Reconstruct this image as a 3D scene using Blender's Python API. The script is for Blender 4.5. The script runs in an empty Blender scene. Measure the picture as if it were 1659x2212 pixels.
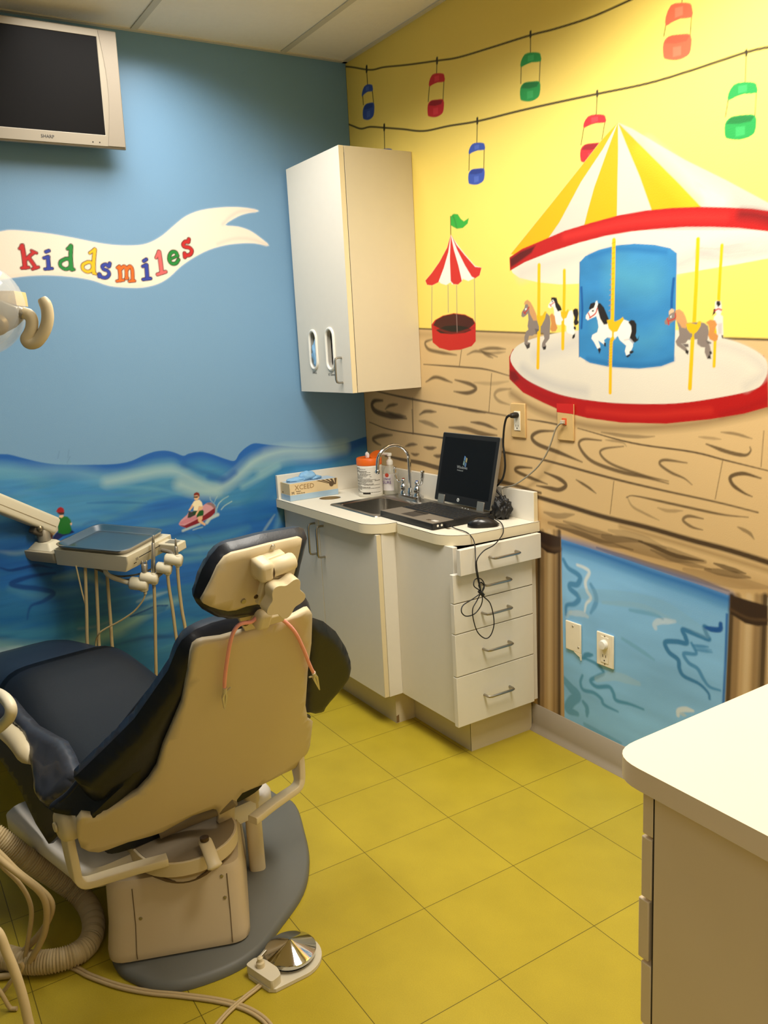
import bpy, math, random
import numpy as np
from mathutils import Vector, Matrix, geometry
random.seed(7); RNG = np.random.default_rng(7)
SC = bpy.context.scene
COL = SC.collection
PI = math.pi
# ------------------------------------------------------------------ camera (metres; the room corner is x=0,y=0)
W, H, FPX = 1659, 2212, 1795.0
YAW, PITCH, ROLL = 2.588689757351454, -0.19705367900793166, -0.053106257377570056
CAM = np.array([3.3240497174863646, -1.9774868264364764, 1.447874472574898])
_f = np.array([math.cos(PITCH)*math.cos(YAW), math.cos(PITCH)*math.sin(YAW), math.sin(PITCH)])
_r = np.array([math.sin(YAW), -math.cos(YAW), 0.0]); _u = np.cross(_r, _f)
CR = math.cos(ROLL)*_r + math.sin(ROLL)*_u
CU = -math.sin(ROLL)*_r + math.cos(ROLL)*_u
CF = _f
cam = bpy.data.cameras.new('camera'); cam.sensor_fit = 'VERTICAL'; cam.sensor_height = 36.0
cam.lens = 36.0*FPX/H; cam.clip_start = 0.02; cam.clip_end = 60
co = bpy.data.objects.new('camera', cam); COL.objects.link(co)
co.matrix_world = Matrix(((CR[0], CU[0], -CF[0], CAM[0]), (CR[1], CU[1], -CF[1], CAM[1]), (CR[2], CU[2], -CF[2], CAM[2]), (0, 0, 0, 1)))
SC.camera = co

# measuring: where the sight line through a photograph point meets a real plane of the room
def ray(u, v):
    return CF*FPX + CR*(u-W/2) - CU*(v-H/2)
def on_plane(u, v, p, n):
    d = ray(u, v); n = np.array(n, float)
    return CAM + d*((n @ (np.array(p, float)-CAM))/(n @ d))
def onx(u, v, c=0.0): return on_plane(u, v, (c, 0, 0), (1, 0, 0))
def ony(u, v, c=0.0): return on_plane(u, v, (0, c, 0), (0, 1, 0))
def onz(u, v, c=0.0): return on_plane(u, v, (0, 0, c), (0, 0, 1))

# ------------------------------------------------------------------ object helpers
def srgb(r, g=None, b=None):
    if g is None: r, g, b = r
    return tuple(((c/255)/12.92 if c/255 <= .04045 else ((c/255+.055)/1.055)**2.4) for c in (r, g, b))

MATS = {}
def mat(name, col, rough=.5, metal=0.0, bump=0.0, bscale=200, var=0.0, vscale=8, spec=.5, coat=0.0, trans=0.0, alpha=None, ior=1.45, emit=None, estr=1.0):
    if name in MATS: return MATS[name]
    m = bpy.data.materials.new(name); m.use_nodes = True; nt = m.node_tree; b = nt.nodes['Principled BSDF']
    c = (*srgb(col), 1)
    b.inputs['Base Color'].default_value = c; b.inputs['Roughness'].default_value = rough; b.inputs['Metallic'].default_value = metal
    b.inputs['Specular IOR Level'].default_value = spec; b.inputs['Coat Weight'].default_value = coat
    b.inputs['Transmission Weight'].default_value = trans; b.inputs['IOR'].default_value = ior
    if alpha is not None: b.inputs['Alpha'].default_value = alpha
    if emit: b.inputs['Emission Color'].default_value = (*srgb(emit), 1); b.inputs['Emission Strength'].default_value = estr
    tc = nt.nodes.new('ShaderNodeTexCoord')
    n = nt.nodes.new('ShaderNodeTexNoise'); n.inputs['Scale'].default_value = vscale; n.inputs['Detail'].default_value = 4
    nt.links.new(tc.outputs['Object'], n.inputs['Vector'])
    mx = nt.nodes.new('ShaderNodeMix'); mx.data_type = 'RGBA'
    mx.inputs[6].default_value = tuple(x*(1-var) for x in c[:3]) + (1,); mx.inputs[7].default_value = tuple(min(1, x*(1+var)) for x in c[:3]) + (1,)
    nt.links.new(n.outputs['Fac'], mx.inputs[0]); nt.links.new(mx.outputs[2], b.inputs['Base Color'])
    if bump:
        n2 = nt.nodes.new('ShaderNodeTexNoise'); n2.inputs['Scale'].default_value = bscale; n2.inputs['Detail'].default_value = 3
        nt.links.new(tc.outputs['Object'], n2.inputs['Vector'])
        bp = nt.nodes.new('ShaderNodeBump'); bp.inputs['Strength'].default_value = bump; bp.inputs['Distance'].default_value = .002
        nt.links.new(n2.outputs['Fac'], bp.inputs['Height']); nt.links.new(bp.outputs['Normal'], b.inputs['Normal'])
    MATS[name] = m; return m

class MB:
    """collects shapes that become ONE mesh object"""
    def __init__(s): s.v = []; s.f = []; s.fm = []; s.mi = 0
    def add(s, vs, fs):
        o = len(s.v); s.v += [tuple(map(float, p)) for p in vs]; s.f += [tuple(i+o for i in f) for f in fs]; s.fm += [s.mi]*len(fs); return s
    def box(s, a, b):
        x0, y0, z0 = a; x1, y1, z1 = b
        return s.add([(x0,y0,z0),(x1,y0,z0),(x1,y1,z0),(x0,y1,z0),(x0,y0,z1),(x1,y0,z1),(x1,y1,z1),(x0,y1,z1)],
                     [(0,3,2,1),(4,5,6,7),(0,1,5,4),(1,2,6,5),(2,3,7,6),(3,0,4,7)])
    def obox(s, c, ax, ay, az, h):
        c = np.array(c, float); A = [np.array(t, float)*k for t, k in zip((ax, ay, az), h)]
        P = [c + A[0]*i + A[1]*j + A[2]*k for k in (-1, 1) for (i, j) in ((-1,-1),(1,-1),(1,1),(-1,1))]
        return s.add(P, [(0,3,2,1),(4,5,6,7),(0,1,5,4),(1,2,6,5),(2,3,7,6),(3,0,4,7)])
    def prism(s, pts, d, holes=()):
        """planar outline (3D points) pushed along vector d; holes are outlines too"""
        d = np.array(d, float); loops = [[np.array(p, float) for p in pts]] + [[np.array(p, float) for p in h] for h in holes]
        tris = geometry.tessellate_polygon([[Vector(p) for p in l] for l in loops])
        flat = [p for l in loops for p in l]; n = len(flat)
        fs = [tuple(t) for t in tris] if holes else [tuple(range(n))]
        if not holes and n > 4: fs = [tuple(t) for t in tris]
        nf = list(fs) + [tuple(i+n for i in reversed(t)) for t in fs]
        o = 0
        for l in loops:
            k = len(l)
            for i in range(k): a, b = o+i, o+(i+1) % k; nf.append((a, b, b+n, a+n))
            o += k
        return s.add(flat + [p+d for p in flat], nf)
    def loft(s, rings, cap=True, close=True):
        k = len(rings[0]); vs = [p for r in rings for p in r]; fs = []
        for i in range(len(rings)-1):
            for j in range(k if close else k-1):
                a = i*k+j; b = i*k+(j+1) % k; fs.append((a, b, b+k, a+k))
        if cap and close: fs += [tuple(reversed(range(k))), tuple(range((len(rings)-1)*k, len(rings)*k))]
        return s.add(vs, fs)
    def tube(s, pts, r, seg=12, cap=True, flat=None, closed=False):
        pts = [np.array(p, float) for p in pts]; n = len(pts); rr = r if hasattr(r, '__len__') else [r]*n
        T = []
        for i in range(n):
            a = pts[(i-1) % n] if closed else pts[max(i-1, 0)]; b = pts[(i+1) % n] if closed else pts[min(i+1, n-1)]
            t = b-a; T.append(t/(np.linalg.norm(t)+1e-12))
        ref = np.array([0, 0, 1.]) if abs(T[0][2]) < .9 else np.array([1., 0, 0])
        N = np.cross(T[0], ref); N /= np.linalg.norm(N); rings = []
        for i in range(n):
            N = N - T[i]*(N @ T[i]); N /= np.linalg.norm(N)+1e-12; B = np.cross(T[i], N)
            k2 = 1 if flat is None else flat
            rings.append([pts[i]+rr[i]*(math.cos(2*PI*j/seg)*N + k2*math.sin(2*PI*j/seg)*B) for j in range(seg)])
        if closed:
            k = seg; vs = [p for q in rings for p in q]; fs = []
            for i in range(n):
                for j in range(k):
                    a = i*k+j; b = i*k+(j+1) % k; c = ((i+1) % n)*k+(j+1) % k; d = ((i+1) % n)*k+j; fs.append((a, b, c, d))
            return s.add(vs, fs)
        return s.loft(rings, cap)
    def lathe(s, prof, c=(0,0,0), seg=32, axis=(0,0,1), cap=True):
        ax = np.array(axis, float); ax /= np.linalg.norm(ax); ref = np.array([1., 0, 0]) if abs(ax[0]) < .9 else np.array([0, 1., 0])
        N = np.cross(ax, ref); N /= np.linalg.norm(N); B = np.cross(ax, N); c = np.array(c, float)
        rings = [[c+ax*h+max(r, 1e-5)*(math.cos(2*PI*j/seg)*N+math.sin(2*PI*j/seg)*B) for j in range(seg)] for r, h in prof]
        return s.loft(rings, cap)
    def sphere(s, c, r, seg=16, sc=(1,1,1)):
        c = np.array(c, float); n = seg//2; rings = []
        for i in range(n+1):
            a = -PI/2+PI*i/n; q = max(math.cos(a), 1e-4)
            rings.append([c+np.array([r*sc[0]*q*math.cos(2*PI*j/seg), r*sc[1]*q*math.sin(2*PI*j/seg), r*sc[2]*math.sin(a)]) for j in range(seg)])
        return s.loft(rings, True)
    def grid(s, P, thick=None):
        """P[i][j] surface of points, optional thickness vector field"""
        n, m = len(P), len(P[0]); vs = [P[i][j] for i in range(n) for j in range(m)]
        fs = [(i*m+j, i*m+j+1, (i+1)*m+j+1, (i+1)*m+j) for i in range(n-1) for j in range(m-1)]
        return s.add(vs, fs)
    def build(s, name, m, parent=None, bevel=0, seg=2, smooth=35, sub=0, solid=0, soff=-1, loc=None):
        me = bpy.data.meshes.new(name)
        base = np.array(loc if loc is not None else (0, 0, 0), float)
        if parent is not None: base = np.array(parent_world(parent), float)
        me.from_pydata([tuple(np.array(p)-base) for p in s.v], [], s.f); me.update()
        ms = m if isinstance(m, (list, tuple)) else [m]
        for q in ms: me.materials.append(q)
        if len(ms) > 1: me.polygons.foreach_set('material_index', s.fm)
        import bmesh
        b = bmesh.new(); b.from_mesh(me); bmesh.ops.recalc_face_normals(b, faces=b.faces); b.to_mesh(me); b.free()
        o = bpy.data.objects.new(name, me); COL.objects.link(o)
        if parent is not None: o.parent = parent
        else: o.location = tuple(base)
        if solid:
            q = o.modifiers.new('Solidify', 'SOLIDIFY'); q.thickness = solid; q.offset = soff
        if bevel:
            q = o.modifiers.new('Bevel', 'BEVEL'); q.width = bevel; q.segments = seg; q.limit_method = 'ANGLE'; q.angle_limit = math.radians(32); q.use_clamp_overlap = True
        if sub:
            q = o.modifiers.new('Subdivision', 'SUBSURF'); q.levels = sub; q.render_levels = sub
        if smooth:
            me.polygons.foreach_set('use_smooth', [True]*len(me.polygons))
            if not sub: me.set_sharp_from_angle(angle=math.radians(smooth))
        return o

def parent_world(o):
    p = np.zeros(3)
    while o is not None: p = p+np.array(o.location); o = o.parent
    return p
def tag(o, label, cat, group=None, kind=None):
    o['label'] = label; o['category'] = cat
    if group: o['group'] = group
    if kind: o['kind'] = kind
    return o
def thing(name, loc, label, cat, group=None):
    o = bpy.data.objects.new(name, None); COL.objects.link(o); o.location = tuple(map(float, loc)); o.empty_display_size = .05
    return tag(o, label, cat, group)
def struct(o):
    o['kind'] = 'structure'; return o
def spline(pts, n=8, closed=False):
    """Catmull-Rom through points"""
    P = [np.array(p, float) for p in pts]; N = len(P)
    if N < 3: return P
    out = []; rng = range(N if closed else N-1)
    for i in rng:
        p0 = P[(i-1) % N] if (closed or i > 0) else 2*P[0]-P[1]; p1 = P[i]; p2 = P[(i+1) % N]
        p3 = P[(i+2) % N] if (closed or i+2 < N) else 2*P[-1]-P[-2]
        for k in range(n):
            t = k/n; out.append(.5*((2*p1)+(-p0+p2)*t+(2*p0-5*p1+4*p2-p3)*t*t+(-p0+3*p1-3*p2+p3)*t**3))
    if not closed: out.append(P[-1])
    return out
def rounded(pts, r, n=5):
    """round the corners of an outline (list of 2D/3D points); r single or per corner"""
    P = [np.array(p, float) for p in pts]; N = len(P); out = []
    for i in range(N):
        rr = r[i] if hasattr(r, '__len__') else r
        a, b, c = P[i-1], P[i], P[(i+1) % N]
        if rr <= 0: out.append(b); continue
        u = (a-b)/np.linalg.norm(a-b); w = (c-b)/np.linalg.norm(c-b)
        d = min(rr, np.linalg.norm(a-b)*.49, np.linalg.norm(c-b)*.49)
        p, q = b+u*d, b+w*d
        for k in range(n+1):
            t = k/n; out.append((1-t)**2*p+2*t*(1-t)*b+t*t*q)
    return out
def text_mesh(s, body, size, origin, ex, ey, depth=.0004, align='CENTER'):
    """add lettering to MB s: baseline along ex, up along ey"""
    cu = bpy.data.curves.new('lettering', 'FONT'); cu.body = body; cu.size = size; cu.align_x = align; cu.align_y = 'CENTER'; cu.extrude = depth/2; cu.resolution_u = 2
    ob = bpy.data.objects.new('lettering', cu); me = ob.to_mesh()
    ex = np.array(ex, float); ey = np.array(ey, float); ez = np.cross(ex, ey); o = np.array(origin, float)
    s.add([o+ex*v.co.x+ey*v.co.y+ez*v.co.z for v in me.vertices], [tuple(p.vertices) for p in me.polygons])
    ob.to_mesh_clear(); bpy.data.objects.remove(ob); bpy.data.curves.remove(cu); return s
# ------------------------------------------------------------------ wall murals: paint laid on a fine wall mesh
class Mural:
    def __init__(s, a0, a1, z0, z1, h, base, to):
        s.a = np.arange(a0, a1+h/2, h); s.z = np.arange(z0, z1+h/2, h); s.h = h; s.to = to
        s.C = np.tile(np.array(base, float), (len(s.z), len(s.a), 1)); s.off = (0, 0, 1)
    def crop(s, ox, oy, k): s.off = (ox, oy, k)
    def P(s, pts):
        ox, oy, k = s.off
        return np.array([s.to(ox+x*k, oy+y*k) for x, y in pts])
    def win(s, P, m):
        i0, i1 = np.searchsorted(s.a, [P[:, 0].min()-m, P[:, 0].max()+m]); j0, j1 = np.searchsorted(s.z, [P[:, 1].min()-m, P[:, 1].max()+m])
        if i1 <= i0 or j1 <= j0: return None
        A, Z = np.meshgrid(s.a[i0:i1], s.z[j0:j1]); return slice(j0, j1), slice(i0, i1), A, Z
    def blend(s, w, M, col):
        c = np.array(srgb(col)) if not callable(col) else col
        r = s.C[w[0], w[1]]; s.C[w[0], w[1]] = r*(1-M[..., None]) + (c(w[2], w[3]) if callable(col) else c)*M[..., None]
    @staticmethod
    def segd(A, Z, p, q):
        d = q-p; L = d @ d+1e-12; t = np.clip(((A-p[0])*d[0]+(Z-p[1])*d[1])/L, 0, 1)
        return np.hypot(A-p[0]-t*d[0], Z-p[1]-t*d[1]), t
    def poly(s, pts, col, al=1, soft=0.0, smooth=0, raw=False):
        P = np.array(pts, float) if raw else s.P(pts)
        if smooth: P = np.array(spline(list(P), smooth, True))
        sf = max(soft, s.h*.55); w = s.win(P, sf+s.h)
        if w is None: return
        A, Z = w[2], w[3]; ins = np.zeros(A.shape, bool); D = np.full(A.shape, 9.)
        for i in range(len(P)):
            p, q = P[i-1], P[i]
            c = ((p[1] > Z) != (q[1] > Z))
            if abs(q[1]-p[1]) > 1e-12: ins ^= c & (A < (q[0]-p[0])*(Z-p[1])/(q[1]-p[1])+p[0])
            D = np.minimum(D, s.segd(A, Z, p, q)[0])
        sd = np.where(ins, D, -D); s.blend(w, np.clip(.5+sd/(2*sf), 0, 1)*al, col)
    def stroke(s, pts, wd, col, al=1, soft=0.0, taper=(1, 1), n=6, raw=False, fade=None):
        """wd = width in photo pixels measured on the wall; taper = end width factors"""
        P = np.array(pts, float) if raw else s.P(pts)
        if not raw:
            c = P[len(P)//2]; ox, oy, k = s.off; m = pts[len(pts)//2]
            e = s.to(ox+m[0]*k+5, oy+m[1]*k+5); px = np.hypot(*(np.array(e)-c))/7.07
            wd = wd*px; soft = soft*px
        if len(P) > 2: P = np.array(spline(list(P), n))
        sf = max(soft, s.h*.55); w = s.win(P, wd/2+sf+s.h)
        if w is None: return
        A, Z = w[2], w[3]; M = np.zeros(A.shape); N = len(P)-1
        Ls = np.concatenate([[0], np.cumsum(np.hypot(*np.diff(P, axis=0).T))]); Ls /= Ls[-1]+1e-12
        for i in range(N):
            d, t = s.segd(A, Z, P[i], P[i+1]); g = Ls[i]+(Ls[i+1]-Ls[i])*t
            k = taper[0]+(1-taper[0])*np.clip(g/.3, 0, 1); k = np.minimum(k, taper[1]+(1-taper[1])*np.clip((1-g)/.3, 0, 1))
            m = np.clip(.5+(wd/2*k-d)/(2*sf), 0, 1)
            if fade: m = m*(fade[0]+(fade[1]-fade[0])*g)
            M = np.maximum(M, m)
        s.blend(w, M*al, col)
    def blob(s, pts, r, col, outline=None, **k):
        pass
    def noise(s, sa, sz, seed=0, oct=2):
        """smooth noise, features about sa by sz metres"""
        g = np.random.default_rng(seed); out = np.zeros((len(s.z), len(s.a))); amp = 1; tot = 0
        for o in range(oct):
            na = int((s.a[-1]-s.a[0])/sa*2**o)+3; nz = int((s.z[-1]-s.z[0])/sz*2**o)+3
            L = g.random((nz, na)); xa = np.linspace(0, na-1.001, len(s.a)); xz = np.linspace(0, nz-1.001, len(s.z))
            ia = xa.astype(int); fa = xa-ia; fa = fa*fa*(3-2*fa); iz = xz.astype(int); fz = xz-iz; fz = (fz*fz*(3-2*fz))[:, None]
            R0 = L[iz][:, ia]*(1-fa)+L[iz][:, ia+1]*fa; R1 = L[iz+1][:, ia]*(1-fa)+L[iz+1][:, ia+1]*fa
            out += amp*(R0*(1-fz)+R1*fz); tot += amp; amp *= .55
        return out/tot
    def mod(s, N, amt, mask=None):
        k = 1+amt*(N-.5)*2
        if mask is not None: k = 1+(k-1)*mask
        s.C *= k[..., None]
    def mesh(s, name, place, rough=.42):
        nz, na = len(s.z), len(s.a); A, Z = np.meshgrid(s.a, s.z)
        co = place(A.ravel(), Z.ravel()).astype(np.float32)
        I = np.arange(nz*na).reshape(nz, na); q = np.stack([I[:-1, :-1], I[:-1, 1:], I[1:, 1:], I[1:, :-1]], -1).reshape(-1, 4)
        me = bpy.data.meshes.new(name); me.vertices.add(len(co)); me.vertices.foreach_set('co', co.ravel())
        me.loops.add(q.size); me.loops.foreach_set('vertex_index', q.ravel().astype(np.int32))
        me.polygons.add(len(q)); me.polygons.foreach_set('loop_start', np.arange(0, q.size, 4, dtype=np.int32))
        me.update(); at = me.color_attributes.new('paint', 'FLOAT_COLOR', 'POINT')
        at.data.foreach_set('color', np.concatenate([np.clip(s.C, 0, 1).reshape(-1, 3), np.ones((nz*na, 1))], 1).astype(np.float32).ravel())
        m = bpy.data.materials.new(name+'_paint'); m.use_nodes = True; nt = m.node_tree; b = nt.nodes['Principled BSDF']
        ca = nt.nodes.new('ShaderNodeVertexColor'); ca.layer_name = 'paint'; b.inputs['Roughness'].default_value = rough; b.inputs['Specular IOR Level'].default_value = .35
        tc = nt.nodes.new('ShaderNodeTexCoord'); n = nt.nodes.new('ShaderNodeTexNoise'); n.inputs['Scale'].default_value = 260; n.inputs['Detail'].default_value = 3
        nt.links.new(tc.outputs['Object'], n.inputs['Vector']); bp = nt.nodes.new('ShaderNodeBump'); bp.inputs['Strength'].default_value = .12; bp.inputs['Distance'].default_value = .002
        nt.links.new(n.outputs['Fac'], bp.inputs['Height']); nt.links.new(bp.outputs['Normal'], b.inputs['Normal'])
        n3 = nt.nodes.new('ShaderNodeTexNoise'); n3.inputs['Scale'].default_value = 2.2; nt.links.new(tc.outputs['Object'], n3.inputs['Vector'])
        mr = nt.nodes.new('ShaderNodeMapRange'); mr.inputs[3].default_value = .95; mr.inputs[4].default_value = 1.05; nt.links.new(n3.outputs['Fac'], mr.inputs[0])
        vm = nt.nodes.new('ShaderNodeVectorMath'); vm.operation = 'SCALE'; nt.links.new(ca.outputs['Color'], vm.inputs[0]); nt.links.new(mr.outputs[0], vm.inputs['Scale'])
        nt.links.new(vm.outputs[0], b.inputs['Base Color'])
        me.materials.append(m); o = bpy.data.objects.new(name, me); COL.objects.link(o); return o
# ------------------------------------------------------------------ wall_right: sky ride, carousel, boardwalk
YEL = (246, 217, 106)
MR = Mural(0.0, 2.10, 0.09, 2.645, .0025, srgb(YEL), lambda u, v: tuple(ony(u, v)[[0, 2]]))
def rightwall():
    M = MR; full = (0, 0, 1)
    DB = (62, 44, 28); BR = (112, 84, 50); TAN = (216, 182, 128)
    # boardwalk
    M.crop(*full)
    M.poly([(740, 704), (905, 710), (1101, 718), (1400, 727), (1566, 731), (1700, 735), (1720, 1330), (1580, 1296), (1445, 1240), (1282, 1186), (1150, 1146), (700, 1300)], TAN)
    bw = (M.C[..., 2] < .2) & (M.C[..., 0] < .75) & (np.abs(M.C[..., 0]-srgb(TAN)[0]) < .02)
    M.mod(M.noise(.5, .03, 3, 3), .10, bw.astype(float)); M.mod(M.noise(.25, .2, 5, 2), .10, bw.astype(float))
    M.stroke([(740, 704), (905, 710), (1101, 718), (1400, 727), (1566, 731), (1700, 735)], 4, (92, 74, 48), soft=1.5)
    M.stroke([(905, 722), (1101, 730), (1240, 738)], 14, (160, 128, 82), .45, soft=6)
    for pts, w in (([(915, 787), (1000, 793), (1050, 798), (1101, 812)], 3), ([(800, 838), (822, 847), (900, 864), (995, 881), (1093, 898)], 3.5), ([(1140, 906), (1190, 914), (1240, 926)], 3.5),
                   ([(1248, 925), (1366, 957), (1494, 976), (1570, 995), (1680, 1022)], 4), ([(798, 912), (847, 929), (962, 947), (1085, 976), (1168, 992), (1321, 1033), (1430, 1059), (1545, 1084), (1637, 1107)], 4.5),
                   ([(832, 984), (870, 993), (908, 1000), (960, 1014), (1091, 1043), (1168, 1065)], 8)):
        M.stroke(pts, w, DB, .85, soft=1.2, taper=(.5, .5))
    M.stroke([(1150, 1070), (1230, 1094), (1302, 1116), (1400, 1140), (1494, 1167), (1580, 1190), (1700, 1228)], 11, DB, .95, soft=2.5)
    M.stroke([(1340, 1137), (1494, 1182), (1700, 1245)], 10, (150, 118, 72), .6, soft=5)
    for p in ([(890, 885), (892, 938)], [(1326, 1040), (1318, 1110)], [(1561, 995), (1545, 1078)], [(1650, 931), (1644, 1008)], [(1062, 807), (1056, 889)], [(997, 756), (992, 792)], [(891, 860), (893, 935)]):
        M.stroke(p, 2, (110, 86, 54), .8, soft=.8)
    def grain(ox, oy, k, L):
        M.crop(ox, oy, k)
        for pts, w, al in L: M.stroke(pts, w*1.2, (84, 64, 40), al, soft=1.6, taper=(.35, .25))
        M.crop(*full)
    grain(600, 880, .6383, [([(935,80),(885,82),(860,100),(880,125),(950,152),(1030,185)], 6.5, .9), ([(1095,112),(1035,108),(1020,130),(1060,180),(1150,215),(1250,238),(1322,258)], 6, .85),
        ([(1170,132),(1105,140),(1092,158),(1130,192),(1230,228),(1322,250)], 4.5, .8), ([(1385,188),(1310,178),(1293,192),(1330,220),(1375,240),(1402,262)], 5, .8),
        ([(1635,240),(1575,224),(1533,235),(1540,262),(1575,288),(1605,302)], 7, .9), ([(1450,124),(1520,150),(1580,162),(1600,148),(1598,134)], 7, .85), ([(1500,84),(1550,90),(1605,106)], 5, .6),
        ([(1095,84),(1170,96),(1240,100),(1275,98)], 6, .55), ([(1110,110),(1165,118),(1180,132)], 4, .5), ([(860,205),(815,203),(806,215),(850,236),(912,260)], 5.5, .9),
        ([(903,220),(955,243),(975,264),(952,279),(915,272),(876,265)], 7, .9), ([(1010,245),(1050,270),(1077,291)], 4.5, .85), ([(1180,305),(1210,300),(1350,330),(1500,362),(1592,372)], 4.5, .85),
        ([(1182,302),(1200,335),(1240,358),(1290,382)], 4.5, .45), ([(1440,377),(1390,368),(1372,382),(1400,404),(1438,415)], 5.5, .75), ([(1557,405),(1595,425),(1612,446)], 7, .6),
        ([(1286,340),(1320,350),(1370,350)], 6, .4), ([(1425,100),(1500,108)], 5, .4)])
    grain(860, 400, .4817, [([(158,690),(122,705),(135,735),(180,748),(262,762)], 4.5, .8), ([(310,760),(345,745),(395,752),(445,770)], 4, .7), ([(365,738),(420,731),(482,735)], 4.5, .75),
        ([(372,742),(395,760),(425,775)], 4, .7), ([(390,755),(440,752),(480,748)], 4, .5), ([(125,882),(170,861),(242,885)], 4.5, .85), ([(255,873),(325,893),(349,914),(310,932),(250,925)], 5.5, .85),
        ([(505,913),(450,920),(433,942),(452,968),(500,985)], 5, .5), ([(340,885),(420,890),(495,880)], 5, .3)])
    grain(560, 820, .41, [([(650,110),(608,112),(594,135),(615,168),(690,192),(776,205)], 7, .9), ([(728,130),(685,138),(664,156)], 4, .8), ([(670,168),(715,186),(772,194)], 5, .8),
        ([(845,185),(875,168),(932,170)], 4.5, .85), ([(843,218),(890,230),(942,252)], 6, .6), ([(1000,252),(1090,260),(1170,284),(1252,294)], 7, .8), ([(1115,224),(1180,234),(1252,262)], 5, .85),
        ([(700,292),(640,296),(600,312),(618,334),(640,345)], 5, .8), ([(770,352),(800,342),(832,342)], 4.5, .8), ([(800,388),(820,396),(842,392)], 4, .8), ([(868,356),(900,362),(932,358)], 5, .85), ([(920,400),(945,404),(970,398)], 5, .85),
        ([(1050,152),(1120,164),(1190,176)], 4, .8), ([(1110,18),(1135,45),(1118,70),(1040,68)], 4, .3)])
    # beam below the planks
    M.stroke([(1165, 1118), (1240, 1150), (1400, 1200), (1560, 1248), (1700, 1290)], 30, (178, 138, 84), .55, soft=14)
    grain(1120, 1100, .325, [([(170,20),(260,45),(370,35)], 9, .5), ([(200,90),(350,130),(520,190),(700,200),(820,215)], 15, .5), ([(300,80),(480,140),(620,170)], 9, .5), ([(250,115),(420,165),(560,220),(760,270)], 9, .6),
        ([(560,180),(760,240),(1000,300),(1240,350)], 26, .45), ([(800,212),(900,250),(1050,310),(1230,345)], 8, .9), ([(880,270),(1050,340),(1280,400)], 9, .5), ([(1240,400),(1400,430),(1540,455)], 13, .6), ([(1300,360),(1400,395),(1510,428)], 9, .75),
        ([(600,140),(800,190),(980,260)], 14, .3), ([(1100,400),(1300,460),(1659,520)], 22, .25), ([(520,255),(800,350),(1100,440),(1400,545)], 12, .55)])
    # blue water panel
    M.poly([(1205, 1162), (1282, 1187), (1347, 1207), (1445, 1241), (1510, 1263), (1579, 1288), (1568, 1500), (1556, 1740), (1400, 1660), (1217, 1570)], (136, 194, 240))
    wm = (np.abs(M.C[..., 2]-srgb((136, 194, 240))[2]) < .02).astype(float)
    M.mod(M.noise(.3, .07, 11, 3), .14, wm); M.mod(M.noise(.5, .5, 13, 2), .10, wm)
    M.crop(1120, 1100, .325)
    M.stroke([(285,225),(450,270),(650,340),(900,430),(1150,510),(1395,600)], 26, (28, 100, 178), .9, soft=12)
    M.stroke([(300,260),(450,320),(700,400),(950,490),(1200,580),(1390,640)], 30, (70, 140, 195), .5, soft=16)
    M.stroke([(284,230),(284,700),(300,1350)], 4.5, (40, 120, 185), .85, soft=1.5); M.stroke([(1385,700),(1375,1000),(1360,1300)], 6, (34, 104, 178), .9, soft=2)
    T1 = (62, 134, 186)
    for pts, w, c, al in (([(298,335),(330,390),(390,430),(410,460),(390,500),(345,500),(345,530),(390,570),(400,600),(370,630),(320,640),(315,700)], 8.5, T1, .85), ([(390,370),(440,390),(470,420),(445,480),(455,540),(480,590),(450,630),(440,680)], 5.5, (226, 236, 240), .9),
        ([(480,500),(510,560),(515,620),(480,690)], 8, T1, .6), ([(345,690),(420,695),(460,715)], 9, (196, 214, 226), .6), ([(350,680),(330,700),(320,720)], 6, (190,208,214), .4), ([(910,790),(905,765),(940,745),(1040,745)], 10, (206, 222, 234), .7),
        ([(1342,765),(1335,800),(1280,800),(1235,780),(1250,830),(1265,865),(1200,840),(1095,800),(1110,850),(1115,890),(1050,880),(975,885),(1000,950),(1060,1000),(1070,1060),(1100,1110),(1200,1160),(1260,1220),(1270,1260)], 8.5, (44, 118, 170), .9),
        ([(1345,760),(1335,800),(1240,790)], 9, (24, 84, 160), .9), ([(1150,890),(1180,960),(1100,960),(1130,1020),(1190,1060),(1230,1130),(1270,1180),(1340,1205)], 7, T1, .85), ([(1160,905),(1260,915)], 5, T1, .8), ([(1180,935),(1285,950)], 5, T1, .7), ([(1175,920),(1280,935)], 4, T1, .5),
        ([(430,990),(450,970),(490,968)], 8, (64, 134, 172), .9), ([(440,990),(520,1030),(565,1085),(530,1110),(480,1140),(520,1180),(600,1180),(630,1220),(650,1270),(740,1295),(830,1330)], 6.5, (64, 138, 176), .85),
        ([(425,1105),(412,1150),(430,1200),(500,1220),(550,1260),(570,1300),(660,1345)], 6, (64, 138, 176), .8), ([(300,1130),(350,1190),(390,1240),(350,1280),(330,1330),(390,1360)], 16, (76, 142, 176), .7), ([(430,1280),(455,1320),(455,1375)], 8, (72, 140, 176), .75),
        ([(520,1130),(640,1110),(800,1160)], 14, (170, 198, 210), .4), ([(560,620),(800,640),(1000,720)], 8, (150,190,212), .4), ([(690,860),(800,930),(900,1000)], 7, (96,158,190), .45), ([(740,670),(900,700),(960,730)], 7, (92,155,190), .5),
        ([(1060,1370),(1065,1340),(1110,1330),(1160,1340)], 9, (216, 226, 230), .85), ([(1080,1360),(1110,1370)], 6, (190,204,208), .7), ([(440,1430),(560,1500),(680,1555)], 9, (76, 142, 178), .5), ([(420,560),(900,640),(1250,830)], 26, (140,186,212), .3)):
        M.stroke(pts, w*1.4, c, al, soft=2.2, taper=(.7, .5))
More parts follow.
